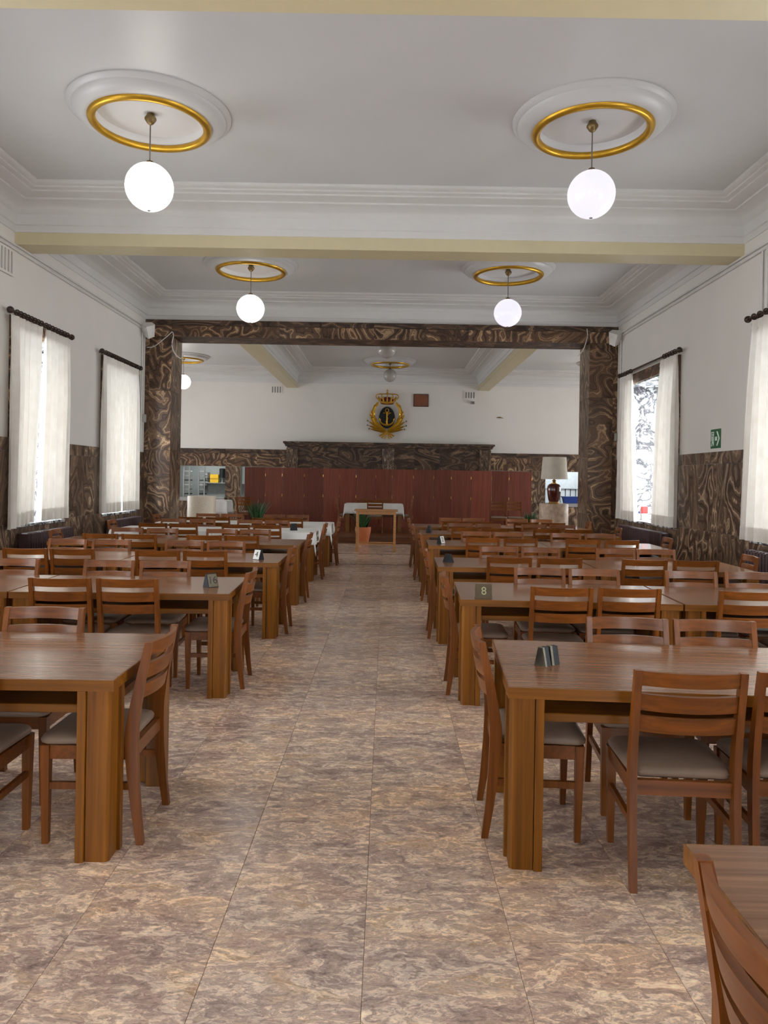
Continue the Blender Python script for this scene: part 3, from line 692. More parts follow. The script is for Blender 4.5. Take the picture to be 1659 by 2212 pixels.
# ------------------------------------------------------------------ table number stands
def text_mesh(s, size, mat, depth=0.0006):
    cu = bpy.data.curves.new('digit', 'FONT'); cu.body = s; cu.size = size; cu.align_x = 'CENTER'; cu.align_y = 'CENTER'; cu.extrude = depth
    o = bpy.data.objects.new('digit', cu); COL.objects.link(o); dg = bpy.context.evaluated_depsgraph_get()
    me = bpy.data.meshes.new_from_object(o.evaluated_get(dg)); bpy.data.objects.remove(o); me.name = 'digit'; me.materials.clear(); me.materials.append(MATS[mat]); return me
def tent(x, y, rz, w, d, hgt, body, face, txt, ink, label, z=TH):
    root = empty('table_number_stand', (x, y, z), rz); tag(root, label, 'table number', 'tent-shaped table number stands')
    m = MB(); t = 0.008
    m.hexa([(-w / 2, -d / 2, 0), (-w / 2, d / 2, 0), (-w / 2, t, hgt), (-w / 2, -t, hgt)], [(w / 2, -d / 2, 0), (w / 2, d / 2, 0), (w / 2, t, hgt), (w / 2, -t, hgt)]); m.build('body', body, root)
    ang = math.atan2(hgt, d / 2 - t); fl = math.hypot(hgt, d / 2 - t)
    for sgn in (0, 180):
        M = Matrix.Rotation(R(sgn), 4, 'Z') @ Matrix.Translation((0, -(d / 2 + t) / 2, hgt / 2)) @ Matrix.Rotation(ang, 4, 'X')
        m = MB(); m.box(-w / 2 + 0.004, w / 2 - 0.004, -fl / 2 + 0.004, fl / 2 - 0.004, 0, 0.002); o = m.build('face_plate', face, root); o.matrix_local = M
        if txt:
            q = bpy.data.objects.new('digit', text_mesh(txt, hgt * 0.8, ink)); COL.objects.link(q); q.parent = root; q.matrix_local = M @ Matrix.Translation((0, 0, 0.0025))
    return root
def on_row(side, idx, u, w):
    P, a = ROW_AT[(side, idx)]; x, y = P(u, w); return x, y
x, y = on_row(-1, 4, 0.20, 0.35); tent(x, y, R(44), 0.085, 0.085, 0.10, 'tent_dark', 'tent_tan', '16', 'ink_dark', 'dark tent-shaped stand with tan face reading 16 on a bare table')
x, y = on_row(-1, 3, 0.24, 0.30); tent(x, y, R(-32), 0.085, 0.08, 0.10, 'tent_dark', 'tent_card', '4', 'tent_dark', 'tent-shaped stand with white card face and dark numeral on a bare table')
x, y = on_row(1, 4, 0.17, 0.10); tent(x, y, R(-1), 0.115, 0.085, 0.10, 'tent_wood', 'tent_wood', '8', 'ink_pale', 'brown wooden tent-shaped stand with pale numeral 8 at table corner')
x, y = on_row(1, 3, 0.13, 0.45); tent(x, y, R(-62), 0.085, 0.085, 0.085, 'tent_dark', 'tent_dark', '', '', 'low dark tent-shaped stand on fourth exit-sign-side row from portal')
x, y = on_row(1, 2, 0.18, 0.35); tent(x, y, R(48), 0.085, 0.08, 0.10, 'tent_dark', 'tent_card', '2', 'tent_dark', 'dark stand with pale face on third exit-sign-side row from portal')
x, y = on_row(1, 1, 0.16, 0.38); tent(x, y, R(70), 0.09, 0.08, 0.11, 'tent_dark', 'tent_dark', '', '', 'dark tent-shaped stand on second exit-sign-side row from portal')
x, y = on_row(-1, 1, 0.35, 0.35); tent(x, y, R(30), 0.09, 0.09, 0.11, 'tent_dark', 'tent_dark', '', '', 'dark tent-shaped stand on a white tablecloth', z=TH + 0.006)
# the folded card holder on the table nearest the entrance: two leaning halves
x, y = on_row(1, 5, 0.215, 0.41)
root = empty('table_number_stand', (x, y, TH), R(35)); tag(root, 'black folded number stand, two leaning halves with tan spines, on sixth exit-sign-side row', 'table number', 'tent-shaped table number stands')
for k, (ox, rz) in enumerate(((-0.028, 8), (0.03, -6))):
    m = MB(); w = 0.046; d = 0.06; hg = 0.082
    m.hexa([(-w / 2, -d / 2, 0), (w / 2, -d / 2, 0), (w / 2, d / 2, 0), (-w / 2, d / 2, 0)], [(-w / 2, -0.012, hg), (w / 2, -0.012, hg), (w / 2, 0.012, hg), (-w / 2, 0.012, hg)])
    o = m.build('half', 'tent_dark', root, loc=(ox, 0, 0), rz=R(rz))
    m = MB(); m.hexa([(-w / 2, -d / 2 - 0.003, 0.0), (-w / 2 + 0.012, -d / 2 - 0.003, 0), (-w / 2 + 0.012, d / 2, 0), (-w / 2, d / 2, 0)], [(-w / 2, -0.015, hg + 0.003), (-w / 2 + 0.012, -0.015, hg + 0.003), (-w / 2 + 0.012, 0.012, hg + 0.003), (-w / 2, 0.012, hg + 0.003)]); m.build('spine', 'tent_tan', o)

# ------------------------------------------------------------------ curtains and rods
def curtain(xw, out, y0, y1, z0, z1, label, pleats, b0=None, b1=None, seed=0, zlow=0.0):
    """hangs at xw - out*0.11; top edge y0..y1, hem b0..b1"""
    b0 = y0 if b0 is None else b0; b1 = y1 if b1 is None else b1
    rnd = random.Random(seed); n = pleats * 8; nz = 16; m = MB(); g = []
    amp = [rnd.uniform(0.6, 1.3) for _ in range(pleats + 2)]; ph = rnd.uniform(0, 1)
    for j in range(nz + 1):
        t = j / nz; r = []
        for i in range(n + 1):
            s = i / n; y = (y0 + (y1 - y0) * s) * (1 - t) + (b0 + (b1 - b0) * s) * t
            k = s * pleats; A = 0.016 + 0.030 * min(1, t * 3)
            w = math.cos(2 * math.pi * k) * A * amp[int(k)] + 0.008 * math.sin(k * 2.1 + t * 3 + ph * 6)
            y += 0.010 * math.sin(4 * math.pi * k) * min(1, t * 2)
            r.append(m.pt((xw - out * (0.09 + w), y, z1 + (z0 - z1) * t - zlow * t * (1 - s))))
        g.append(r)
    for j in range(nz):
        for i in range(n): m.f.append([g[j][i], g[j][i + 1], g[j + 1][i + 1], g[j + 1][i]])
    root = m.build('curtain', 'curtain_cloth', smooth=True); tag(root, label, 'curtain', 'sheer white curtains')
    # hem band and heading tape
    for (ja, jb, nm, off) in ((nz - 1, nz, 'hem', 0.003), (0, 1, 'heading_tape', 0.003)):
        q = MB(); rows = []
        for j in (ja, jb):
            rows.append([q.pt((m.v[i][0] - out * off, m.v[i][1], m.v[i][2] if not (nm == 'heading_tape' and j == jb) else m.v[i][2] + 0.06)) for i in g[j]])
        for i in range(n): q.f.append([rows[0][i], rows[0][i + 1], rows[1][i + 1], rows[1][i]])
        q.build(nm, 'curtain_cloth', root, True)
    return root
def rod(xw, out, y0, y1, z, ring_spans, label):
    x = xw - out * 0.095; root = empty('curtain_rod', (x, (y0 + y1) / 2, z)); tag(root, label, 'curtain rod', 'dark turned curtain rods'); oy = (y0 + y1) / 2
    m = MB(); m.tube([(0, y0 - oy, 0), (0, y1 - oy, 0)], 0.02, 12); m.build('pole', 'rod_brown', root, smooth=True)
    for y in (y0, y1):
        s = -1 if y == y0 else 1
        m = MB(); m.sphere((0, y - oy + s * 0.04, 0), 0.045, 14, 9); m.tube([(0, y - oy - s * 0.01, 0), (0, y - oy + s * 0.012, 0)], 0.03, 12); m.build('finial', 'rod_brown', root, smooth=True)
        m = MB(); m.tube([(0, y - oy - s * 0.08, 0), (out * 0.094, y - oy - s * 0.08, 0)], 0.014, 8); m.build('bracket', 'rod_brown', root, smooth=True)
    for a, c, n in ring_spans:
        for k in range(n):
            y = a + (c - a) * k / (n - 1) - oy
            m = MB(); pr = [(0.033 + 0.009 * math.cos(t), 0.009 * math.sin(t)) for t in [2 * math.pi * q / 6 for q in range(7)]]
            m.m = Matrix.Translation((0, y, 0)) @ Matrix.Rotation(R(90), 4, 'X'); m.lathe(pr, n=14); m.build('ring', 'rod_brown', root, smooth=True)
RZ = 3.66; HZ = RZ - 0.045
rod(XL, -1, 9.55, 11.32, RZ, [(9.68, 10.36, 8), (10.5, 11.2, 8)], 'dark turned wooden curtain rod over the parted sheer curtains')
curtain(XL, -1, 9.53, 10.38, 0.93, HZ, 'sheer white curtain with low hanging hem corner, left half of parted pair', 5, 9.53, 10.16, 1, 0.07)
curtain(XL, -1, 10.50, 11.30, 0.93, HZ, 'sheer white curtain beside the pale onyx panel, right half of parted pair', 6, 10.34, 11.24, 2)
rod(XL, -1, 12.62, 14.50, RZ, [(12.75, 13.5, 9), (13.6, 14.38, 9)], 'dark turned wooden curtain rod over the closed curtains beside the portal')
curtain(XL, -1, 12.60, 13.56, 0.93, HZ, 'sheer white curtain half of closed pair away from the portal', 6, seed=3)
curtain(XL, -1, 13.57, 14.42, 0.93, HZ, 'sheer white curtain half of closed pair next to the portal', 6, seed=4)
rod(XR, 1, 11.72, 14.62, RZ + 0.02, [(11.85, 12.3, 5), (14.0, 14.5, 4)], 'dark curtain rod over the open window with white marble reveal')
curtain(XR, 1, 11.74, 12.42, 0.90, HZ + 0.02, 'cream curtain drawn towards the exit sign at the open window', 5, 11.70, 12.66, 5)
curtain(XR, 1, 13.92, 14.56, 0.90, HZ + 0.02, 'white curtain drawn towards the portal at the open window', 5, 13.52, 14.66, 6)
rod(XR, 1, 6.75, 9.42, RZ + 0.02, [(6.9, 7.5, 5), (8.7, 9.3, 5)], 'dark curtain rod under the vertical conduits, only its end visible')
curtain(XR, 1, 8.42, 9.33, 0.90, HZ + 0.02, 'bright sheer curtain beside the exit sign panel under vertical conduits', 6, 8.38, 9.54, 7)
curtain(XR, 1, 6.80, 7.60, 0.90, HZ + 0.02, 'bright sheer curtain at the entrance end of the exit-sign window', 6, seed=8)

# ------------------------------------------------------------------ radiators
def radiator(xw, out, y0, y1, label):
    n = int((y1 - y0) / 0.075); root = empty('radiator', (xw - out * 0.13, (y0 + y1) / 2, 0)); tag(root, label, 'radiator', 'dark cast iron radiators')
    for k in range(n):
        y = (k - (n - 1) / 2) * 0.075; m = MB()
        m.cbox(-0.075, 0.075, y - 0.026, y + 0.026, 0.12, 0.80, 0.015); m.box(-0.02, 0.02, y - 0.0375, y + 0.0375, 0.16, 0.22); m.box(-0.02, 0.02, y - 0.0375, y + 0.0375, 0.70, 0.76)
        m.build('section', 'radiator_brown', root)
    for s in (-1, 1):
        y = s * (n - 1) / 2 * 0.075; m = MB(); m.box(-0.05, 0.05, y - 0.02, y + 0.02, 0, 0.13); m.build('foot', 'radiator_brown', root)
radiator(XL, -1, 12.95, 14.45, 'dark brown radiator under the closed curtains'); radiator(XR, 1, 12.0, 14.3, 'dark brown radiator under the open window'); radiator(XR, 1, 7.0, 9.3, 'dark brown radiator under the window beside the exit sign panel'); radiator(XL, -1, 9.85, 11.3, 'dark brown radiator under the parted curtains')

# ------------------------------------------------------------------ things on the walls
def cable(name, pts, r, mat, label, cat, group=None):
    # smooth the polyline
    P = [Vector(p) for p in pts]; out = []
    for i in range(len(P) - 1):
        p0, p1, p2, p3 = P[max(i - 1, 0)], P[i], P[i + 1], P[min(i + 2, len(P) - 1)]
        for k in range(6):
            t = k / 6; out.append(0.5 * ((2 * p1) + (p2 - p0) * t + (2 * p0 - 5 * p1 + 4 * p2 - p3) * t * t + (3 * p1 - p0 - 3 * p2 + p3) * t ** 3))
    out.append(P[-1]); m = MB(); m.tube(out if len(P) > 2 else P, r, 8); return tag(m.build(name, mat, smooth=True), label, cat, group)
for sx, xw, wn in ((-1, XL, 'vent-grille'), (1, XR, 'exit-sign')):
    for k, (z, r) in enumerate(((4.56, 0.017), (4.50, 0.017))):
        cable('conduit', [(xw - sx * 0.02, YR, z), (xw - sx * 0.02, 14.75, z)], r, 'conduit_white', '%s white conduit running along the %s wall under the cornice' % (('upper', 'lower')[k], wn), 'pipe', 'horizontal wall conduits')
    for k, yy in enumerate((14.86, 14.96)):
        cable('conduit', [(xw - sx * 0.02, yy, 4.45), (xw - sx * 0.02, yy, 2.06)], 0.016, 'conduit_white', 'vertical white conduit on the %s wall, %s the portal pillar' % (wn, ('one step from', 'touching')[k]), 'pipe', 'vertical conduits beside the %s pillar' % wn)
for k, yy in enumerate((9.15, 9.27)):
    cable('conduit', [(XR - 0.02, yy, 4.49), (XR - 0.02, yy, 3.72)], 0.014, 'conduit_white', 'thin vertical conduit dropping to the near curtain rod, %s the exit sign' % ('farther from', 'closer to')[k], 'pipe', 'conduits above the near curtain rod')
for sx, xw, wn in ((-1, XL, 'cream pedestal'), (1, XR, 'red lamp')):
    m = MB(); root = empty('wall_speaker', (xw - sx * 0.14, 14.88, 4.47), R(35) * sx); root.rotation_euler = (R(18), R(-28) * sx, R(35) * sx); tag(root, 'white wedge loudspeaker in the ceiling corner on the %s side' % wn, 'speaker', 'corner loudspeakers')
    m.hexa([(-0.12, -0.08, -0.13), (0.12, -0.08, -0.13), (0.06, 0.09, -0.13), (-0.06, 0.09, -0.13)], [(-0.12, -0.14, 0.13), (0.12, -0.14, 0.13), (0.06, 0.09, 0.13), (-0.06, 0.09, 0.13)]); m.build('cabinet', 'plastic_white', root)
    m = MB(); m.hexa([(-0.10, -0.10, -0.11), (0.10, -0.10, -0.11), (0.10, -0.085, -0.11), (-0.10, -0.085, -0.11)], [(-0.10, -0.152, 0.11), (0.10, -0.152, 0.11), (0.10, -0.13, 0.11), (-0.10, -0.13, 0.11)]); m.build('grille', 'plastic_white', root)
    m = MB(); m.tube([(0, 0.09, 0), (sx * 0.06, 0.13, 0)], 0.015, 8); m.build('bracket', 'plastic_white', root)
yf = YP0 - 0.02
cable('cable', [(-4.86, yf, 4.16), (-4.72, yf, 4.18), (-4.55, yf, 4.31), (-4.40, yf, 4.44), (-4.36, yf, 4.48), (-4.33, yf, 4.40), (-4.36, yf, 4.22), (-4.30, yf, 4.05), (-4.18, yf, 3.95), (-4.12, yf, 4.02)], 0.009, 'conduit_white', 'loose white cable looping over the portal corner on the cream pedestal side', 'cable')
cable('cable', [(3.98, yf, 4.68), (3.99, yf, 4.52), (3.95, yf, 4.36), (3.90, yf, 4.24), (3.80, yf, 4.12)], 0.009, 'conduit_white', 'short white cable hanging from the portal corner on the red lamp side', 'cable')
m = MB(); m.cbox(-0.03, 0.03, -0.05, 0.05, -0.08, 0.08, 0.008); tag(m.build('switch_box', 'off_grey', loc=(XL + 0.067, 14.9, 2.72)), 'small grey switch box on conduits beside the portal', 'switch box', 'conduit switch boxes')
m = MB(); m.cbox(-0.03, 0.03, -0.05, 0.05, -0.08, 0.08, 0.008); tag(m.build('switch_box', 'off_grey', loc=(XR - 0.067, 14.9, 2.5)), 'small grey switch box on conduits behind the open window curtain', 'switch box', 'conduit switch boxes')

def grille(c, axis, w, hgt, n, label):
    root = empty('vent_grille', c, 0 if axis == 'x' else (R(-90) if axis == 'yl' else R(90))); tag(root, label, 'vent', 'wall vent grilles')
    if axis == 'yl': root.rotation_euler.z = R(90)
    m = MB(); m.box(-w / 2, w / 2, -0.012, 0, -hgt / 2, hgt / 2); m.build('backing', 'off_grey', root)
    for k in range(n + 1):
        x = -w / 2 + w * k / n; m = MB(); m.box(x - w / n * 0.2, x + w / n * 0.2, -0.03, -0.012, -hgt / 2 + 0.03, hgt / 2 - 0.03); m.build('bar', 'white_wall', root)
    for z in (-hgt / 2 + 0.015, hgt / 2 - 0.015):
        m = MB(); m.box(-w / 2 - 0.03, w / 2 + 0.03, -0.03, -0.012, z - 0.015, z + 0.015); m.build('rail', 'white_wall', root)
grille((XL, 9.45, 4.30), 'yl', 0.50, 0.34, 6, 'white slotted vent grille high on the side wall below the conduits')
grille((-3.70, YB, 4.50), 'x', 0.34, 0.26, 4, 'slotted vent grille on the back wall left of the emblem')
grille((2.72, YB, 4.42), 'x', 0.34, 0.26, 4, 'slotted vent grille on the back wall right of the wooden plaque')
# camera bracket, plaque, small hook
root = empty('wall_camera', (2.84, YB, 4.16)); tag(root, 'small security camera below the vent grille near the plaque', 'camera')
m = MB(); m.box(-0.05, 0.05, -0.03, 0, -0.05, 0.05); m.build('base', 'plastic_white', root); m = MB(); m.cbox(-0.09, 0.03, -0.16, -0.03, -0.04, 0.05, 0.01); m.build('body', 'off_grey', root); m = MB(); m.tube([(-0.03, -0.16, 0), (-0.03, -0.18, 0)], 0.025, 10); m.build('lens', 'brass_dark', root)
root = empty('wooden_plaque', (1.10, YB, 4.22)); tag(root, 'square brown wooden plaque on the back wall beside the crown', 'plaque')
m = MB(); m.cbox(-0.25, 0.25, -0.03, 0, -0.21, 0.21, 0.008); m.build('board', 'plaque_brown', root)
m = MB()
for x0, x1, z0, z1 in ((-0.25, 0.25, 0.19, 0.21), (-0.25, 0.25, -0.21, -0.19), (-0.25, -0.23, -0.19, 0.19), (0.23, 0.25, -0.19, 0.19)): m.box(x0, x1, -0.038, -0.028, z0, z1)
m.build('border', 'rod_brown', root)
m = MB(); m.tube([(-0.11, -0.03, 0), (0, -0.05, 0.015), (0.12, -0.03, -0.005)], [0.005, 0.024, 0.005], 8); m.tube([(0, -0.05, 0.01), (0, 0, 0.01)], 0.012, 6)
tag(m.build('wall_hook', 'brass_dark', loc=(3.72, YB, 3.68)), 'small dark horizontal hook on the bare back wall right of the vent', 'hook')

# exit sign on the right wall (faces -x)
root = empty('exit_sign', (XR, 10.54, 2.235), R(-90)); tag(root, 'green running man exit sign with arrow on the side wall', 'sign')
m = MB(); m.cbox(-0.16, 0.16, -0.006, 0, -0.135, 0.135, 0.001); m.build('panel', 'sign_green', root)
def flat(pts, y=-0.009, t=0.0025):
    m = MB(); m.hexa([(x, y + t, z) for x, z in pts], [(x, y, z) for x, z in pts]); return m
m = flat([(-0.035 + 0.02, -0.028), (0.05, -0.028), (0.05, 0.028), (-0.015, 0.028)]); ar = m
for pts in ([(0.03, 0.10), (0.065, 0.10), (0.135, 0.0), (0.095, 0.0)], [(0.095, 0.0), (0.135, 0.0), (0.065, -0.10), (0.03, -0.10)]):
    ar.hexa([(x, -0.0065, z) for x, z in pts], [(x, -0.009, z) for x, z in pts])
ar.build('arrow', 'sign_white', root)
m = MB()
for pts in ([(-0.14, 0.10), (-0.05, 0.10), (-0.05, 0.085), (-0.14, 0.085)], [(-0.14, 0.085), (-0.125, 0.085), (-0.125, -0.03), (-0.14, -0.03)], [(-0.065, 0.085), (-0.05, 0.085), (-0.05, -0.10), (-0.065, -0.10)],
            [(-0.115, 0.03), (-0.085, 0.04), (-0.075, -0.02), (-0.10, -0.03)], [(-0.10, -0.03), (-0.08, -0.03), (-0.068, -0.06), (-0.08, -0.09)], [(-0.105, -0.02), (-0.09, -0.03), (-0.12, -0.09), (-0.14, -0.10)], [(-0.14, -0.075), (-0.11, -0.07), (-0.10, -0.10), (-0.14, -0.105)]):
    m.hexa([(x, -0.0065, z) for x, z in pts], [(x, -0.009, z) for x, z in pts])
m.lathe([(0.0, 0), (0.016, 0)], n=4); m.m = Matrix.Translation((-0.088, -0.0078, 0.058)) @ Matrix.Rotation(R(90), 4, 'X'); m.lathe([(0.0, 0.0013), (0.016, 0.0013), (0.016, -0.0013), (0.0, -0.0013)], n=12)
m.build('running_figure', 'sign_white', root)

# ------------------------------------------------------------------ emblem on the back wall
E = empty('anchor_emblem', (-0.02, YB - 0.09, 3.70)); tag(E, 'gilded crowned emblem with anchor on dark oval and golden wreath', 'emblem')
def ell(cx, cz, a, c, y0, y1, n=32):
    m = MB(); m.hexa([(cx + a * math.cos(2 * math.pi * k / n), y0, cz + c * math.sin(2 * math.pi * k / n)) for k in range(n)], [(cx + a * 0.94 * math.cos(2 * math.pi * k / n), y1, cz + c * 0.94 * math.sin(2 * math.pi * k / n)) for k in range(n)]); return m
ov = ell(0, -0.08, 0.275, 0.375, 0, -0.05).build('oval_shield', 'emblem_black', E, True)
m = MB(); m.tube([(0.275 * math.cos(t), -0.035, -0.08 + 0.375 * math.sin(t)) for t in [2 * math.pi * k / 40 for k in range(41)]], 0.016, 8); m.build('oval_rim', 'off_grey', ov, True)
m = MB(); m.tube([(0, -0.07, 0.10), (0, -0.07, -0.30)], [0.022, 0.03], 8); m.tube([(-0.13, -0.07, 0.07), (0.13, -0.07, 0.07)], 0.018, 8)
m.tube([(0.055 * math.cos(t), -0.07, 0.16 + 0.055 * math.sin(t)) for t in [2 * math.pi * k / 16 for k in range(17)]], 0.013, 8)
arc = [(0.24 * math.cos(t), -0.07, -0.10 + 0.23 * math.sin(t)) for t in [R(198 + 144 * k / 16) for k in range(17)]]
m.tube(arc, [0.012 + 0.02 * math.sin(math.pi * k / 16) for k in range(17)], 8)
for s in (-1, 1):
    m.hexa([(s * 0.25, -0.06, -0.09), (s * 0.19, -0.06, -0.16), (s * 0.25, -0.06, -0.18)], [(s * 0.25, -0.08, -0.09), (s * 0.19, -0.08, -0.16), (s * 0.25, -0.08, -0.18)])
m.hexa([(-0.06, -0.06, -0.29), (0, -0.06, -0.36), (0.06, -0.06, -0.29)], [(-0.06, -0.085, -0.29), (0, -0.085, -0.36), (0.06, -0.085, -0.29)])
m.build('anchor', 'gold', E, True)
m = MB(); m.tube([(0.05 + 0.03 * math.sin(k * 0.9), -0.085, 0.13 - k * 0.03) if k < 6 else (0.04 * math.cos(k * 0.8), -0.088, 0.13 - k * 0.03) for k in range(13)], 0.009, 6); m.build('rope', 'dull_gold', E, True)
# crown
m = MB(); a = [(math.cos(t), math.sin(t)) for t in [R(180 + 180 * k / 16) for k in range(17)]]
m.loft([[(0.225 * c, 0.09 * s, 0.40 - 0.04 * (1 - abs(c)) ) for c, s in a], [(0.25 * c, 0.10 * s, 0.47 - 0.03 * (1 - abs(c))) for c, s in a]], cap=False, closed=False)
o = m.build('crown_band', 'dull_gold', E, True); md = o.modifiers.new('t', 'SOLIDIFY'); md.thickness = 0.02
m = MB(); m.sphere((0, 0, 0.385), 0.22, 20, 8, 1, 0.4, 0.16); m.build('crown_lining', 'emblem_red', E, True)
m = MB(); m.sphere((0, 0, 0.50), 0.22, 20, 10, 1, 0.3, 0.5); m.build('crown_cap', 'emblem_red', E, True)
for k in range(7):
    t = R(188 + 164 * k / 6); m = MB(); c, s = math.cos(t), math.sin(t); hh = 0.13 if k % 2 == 0 else 0.08
    p = Vector((0.25 * c, 0.10 * s, 0.46 - 0.03 * (1 - abs(c)))); m.tube([p, p + Vector((0.03 * c, 0.01 * s, hh * 0.6)), p + Vector((0.04 * c, 0.012 * s, hh))], [0.035, 0.022, 0.028], 8); m.sphere(p + Vector((0.04 * c, 0.012 * s, hh + 0.015)), 0.024, 8, 6)
    m.build('crown_point', 'dull_gold', E, True)
for xe in (-0.37, -0.19, 0.0, 0.19, 0.37):
    m = MB(); pts = []
    for k in range(11):
        t = k / 10; pts.append((xe * (math.sin(math.pi * (0.28 + 0.72 * t)) ** 0.7 if t < 1 else 0), -0.10 * math.sin(math.pi * (0.25 + 0.75 * t)), 0.52 + 0.19 * t + 0.05 * math.sin(math.pi * t)))
    m.tube(pts, 0.018, 8); m.build('crown_arch', 'dull_gold', E, True)
m = MB(); m.sphere((0, -0.02, 0.745), 0.035, 10, 8); m.box(-0.012, 0.012, -0.03, -0.01, 0.77, 0.86); m.box(-0.04, 0.04, -0.03, -0.01, 0.80, 0.825); m.build('crown_cross', 'dull_gold', E, True)
# wreath: two bundles, leaf by leaf
def leaf(p, d, ln, w, mat):
    d = Vector(d).normalized(); s = Vector((d.z, 0, -d.x)); p = Vector(p); m = MB(); rings = []
    for k in range(6):
        t = k / 5; ww = w * math.sin(math.pi * (0.08 + 0.88 * t)); c = p + d * ln * t
        rings.append([c + s * ww, c + Vector((0, -0.028 * math.sin(math.pi * (0.1 + 0.85 * t)) - 0.004, 0)), c - s * ww, c + Vector((0, 0.004, 0))])
    m.loft(rings); return m.build('wreath_leaf', mat, E, True)
rnd = random.Random(3)
for s in (-1, 1):
    stem = [(s * 0.02, -0.52), (s * 0.20, -0.46), (s * 0.36, -0.30), (s * 0.45, -0.10), (s * 0.47, 0.08), (s * 0.42, 0.24), (s * 0.34, 0.35)]
    m = MB(); m.tube([(x, -0.03, z) for x, z in stem], [0.02, 0.03, 0.045, 0.05, 0.055, 0.045, 0.02], 8); m.build('wreath_branch', 'gold', E, True)
    for k in range(15):
        t = k / 14 * 5.6; i = int(t); f = t - i; x = stem[i][0] * (1 - f) + stem[i + 1][0] * f; z = stem[i][1] * (1 - f) + stem[i + 1][1] * f
        dx, dz = stem[i + 1][0] - stem[i][0], stem[i + 1][1] - stem[i][1]; an = math.atan2(dz, dx)
        for q in (-1, 1):
            spread = 0.55 - 0.03 * k
            leaf((x, -0.03, z), (math.cos(an + q * spread), 0, math.sin(an + q * spread)), 0.22 if k < 9 else 0.15, 0.036, 'gold' if q * s > 0 else 'dull_gold')
    for an, ln in ((18, 0.58), (30, 0.64), (44, 0.60), (8, 0.50)):
        t = R(an); d = (s * math.cos(t), 0, math.sin(t)); leaf((s * 0.05, -0.05, -0.53), d, ln, 0.05, 'gold')
        m = MB(); m.sphere((s * (0.05 + math.cos(t) * (ln + 0.04)), -0.03, -0.53 + math.sin(t) * (ln + 0.04)), 0.026, 8, 6); m.build('wreath_berry', 'brass_dark', E, True)
    for an in (35, 55, 75):
        t = R(an); m = MB(); m.tube([(0, -0.04, -0.54), (s * 0.30 * math.cos(t), -0.03, -0.54 - 0.26 * math.sin(t))], [0.02, 0.026], 8); m.build('wreath_stalk', 'dull_gold', E, True)

# ------------------------------------------------------------------ platform, screen and furniture beyond the portal
SZ = 0.16; PY0, PY1 = 18.45, 22.9
for k, (a, c) in enumerate(((-5.6, -2.6), (-2.6, 0.21), (0.215, 2.9), (2.9, 5.2))):
    root = empty('stage_platform', ((a + c) / 2, PY0, 0)); tag(root, 'low dark wooden stage section %s' % ('towards the cream pedestal', 'under the clothed table beside the terracotta pot', 'under the clothed table, pedestal lamp side', 'under the two spare chairs')[k], 'platform', 'stage platform sections')
    hw = (c - a) / 2 - 0.002; m = MB(); m.box(-hw, hw, 0.0, PY1 - PY0, 0.01, SZ - 0.03); m.build('base', 'stage_wood', root)
    n = 10
    for j in range(n):
        m = MB(); d = (PY1 - PY0) / n; m.box(-hw, hw, -0.02 + d * j, -0.022 + d * (j + 1), SZ - 0.03, SZ); m.build('board', 'stage_wood', root)
SX = [-4.23, -3.62, -3.10, -2.46, -1.88, -1.41, -0.90, -0.32, 0.17, 0.80, 1.41, 1.93, 2.52, 3.14, 3.65, 4.34]
root = empty('folding_screen', (0, 22.35, SZ)); tag(root, 'long folding screen of reddish brown wooden panels on the stage', 'screen')
for k, (a, c) in enumerate(zip(SX, SX[1:])):
    ya, yc = (0.0, 0.08) if k % 2 == 0 else (0.08, 0.0); ln = math.hypot(c - a, 0.08); m = MB()
    m.cbox(0.003, ln - 0.003, -0.018, 0.018, 0.0, 1.725, 0.003); p = m.build('panel', 'panel_wood', root, loc=(a, ya, 0), rz=math.atan2(yc - ya, c - a))
    for z in (0.3, 0.9, 1.5):
        m = MB(); m.tube([(ln, -0.02, z - 0.04), (ln, -0.02, z + 0.04)], 0.007, 6); m.build('hinge', 'brass', p)
# clothed table on the stage with chairs
def stage_table(x, y, w, d, label):
    root = empty('stage_table', (x, y, SZ)); tag(root, label, 'table')
    m = MB(); m.cbox(-w / 2, w / 2, -d / 2, d / 2, 0.71, 0.75, 0.003); m.build('tabletop', 'table_laminate', root)
    for sx in (-1, 1):
        for sy in (-1, 1):
            m = MB(); m.cbox(-0.05, 0.05, -0.05, 0.05, 0, 0.71, 0.003); m.build('leg', 'table_wood', root, loc=(sx * (w / 2 - 0.08), sy * (d / 2 - 0.08), 0))
    m = MB(); m.box(-w / 2 + 0.09, w / 2 - 0.09, -d / 2 + 0.09, d / 2 - 0.09, 0.60, 0.63); m.build('under_shelf', 'table_wood_x', root)
stage_table(-0.33, 20.5, 1.55, 0.9, 'dining table on the stage under a white cloth'); cloth(-0.33, 20.5, 0, 1.55, 0.9, 0.26, 'white cloth on the stage table in front of the folding screen', SZ + 0.75, 21, 0.03)
g2 = 'chairs on the stage'
chair(-0.29, 19.98, 0, 'slat chair on the stage pushed to the clothed table, backrest to the aisle', g2, SZ); chair(-0.66, 21.0, R(180), 'slat chair behind the clothed stage table, end by the terracotta pot', g2, SZ); chair(0.0, 21.02, R(180), 'slat chair behind the clothed stage table, middle', g2, SZ)
chair(-1.10, 20.5, R(-90), 'slat chair at the pot end of the clothed stage table', g2, SZ); chair(0.46, 20.5, R(90), 'slat chair at the lamp end of the clothed stage table', g2, SZ)
chair(3.05, 20.35, R(180), 'spare slat chair against the folding screen, first of two from the clothed table', g2, SZ); chair(3.50, 20.35, R(180), 'spare slat chair against the folding screen, second of two from the clothed table', g2, SZ)
chair(-3.95, 21.2, R(-8), 'spare slat chair beside the end of the folding screen behind the tall plant', g2, SZ)
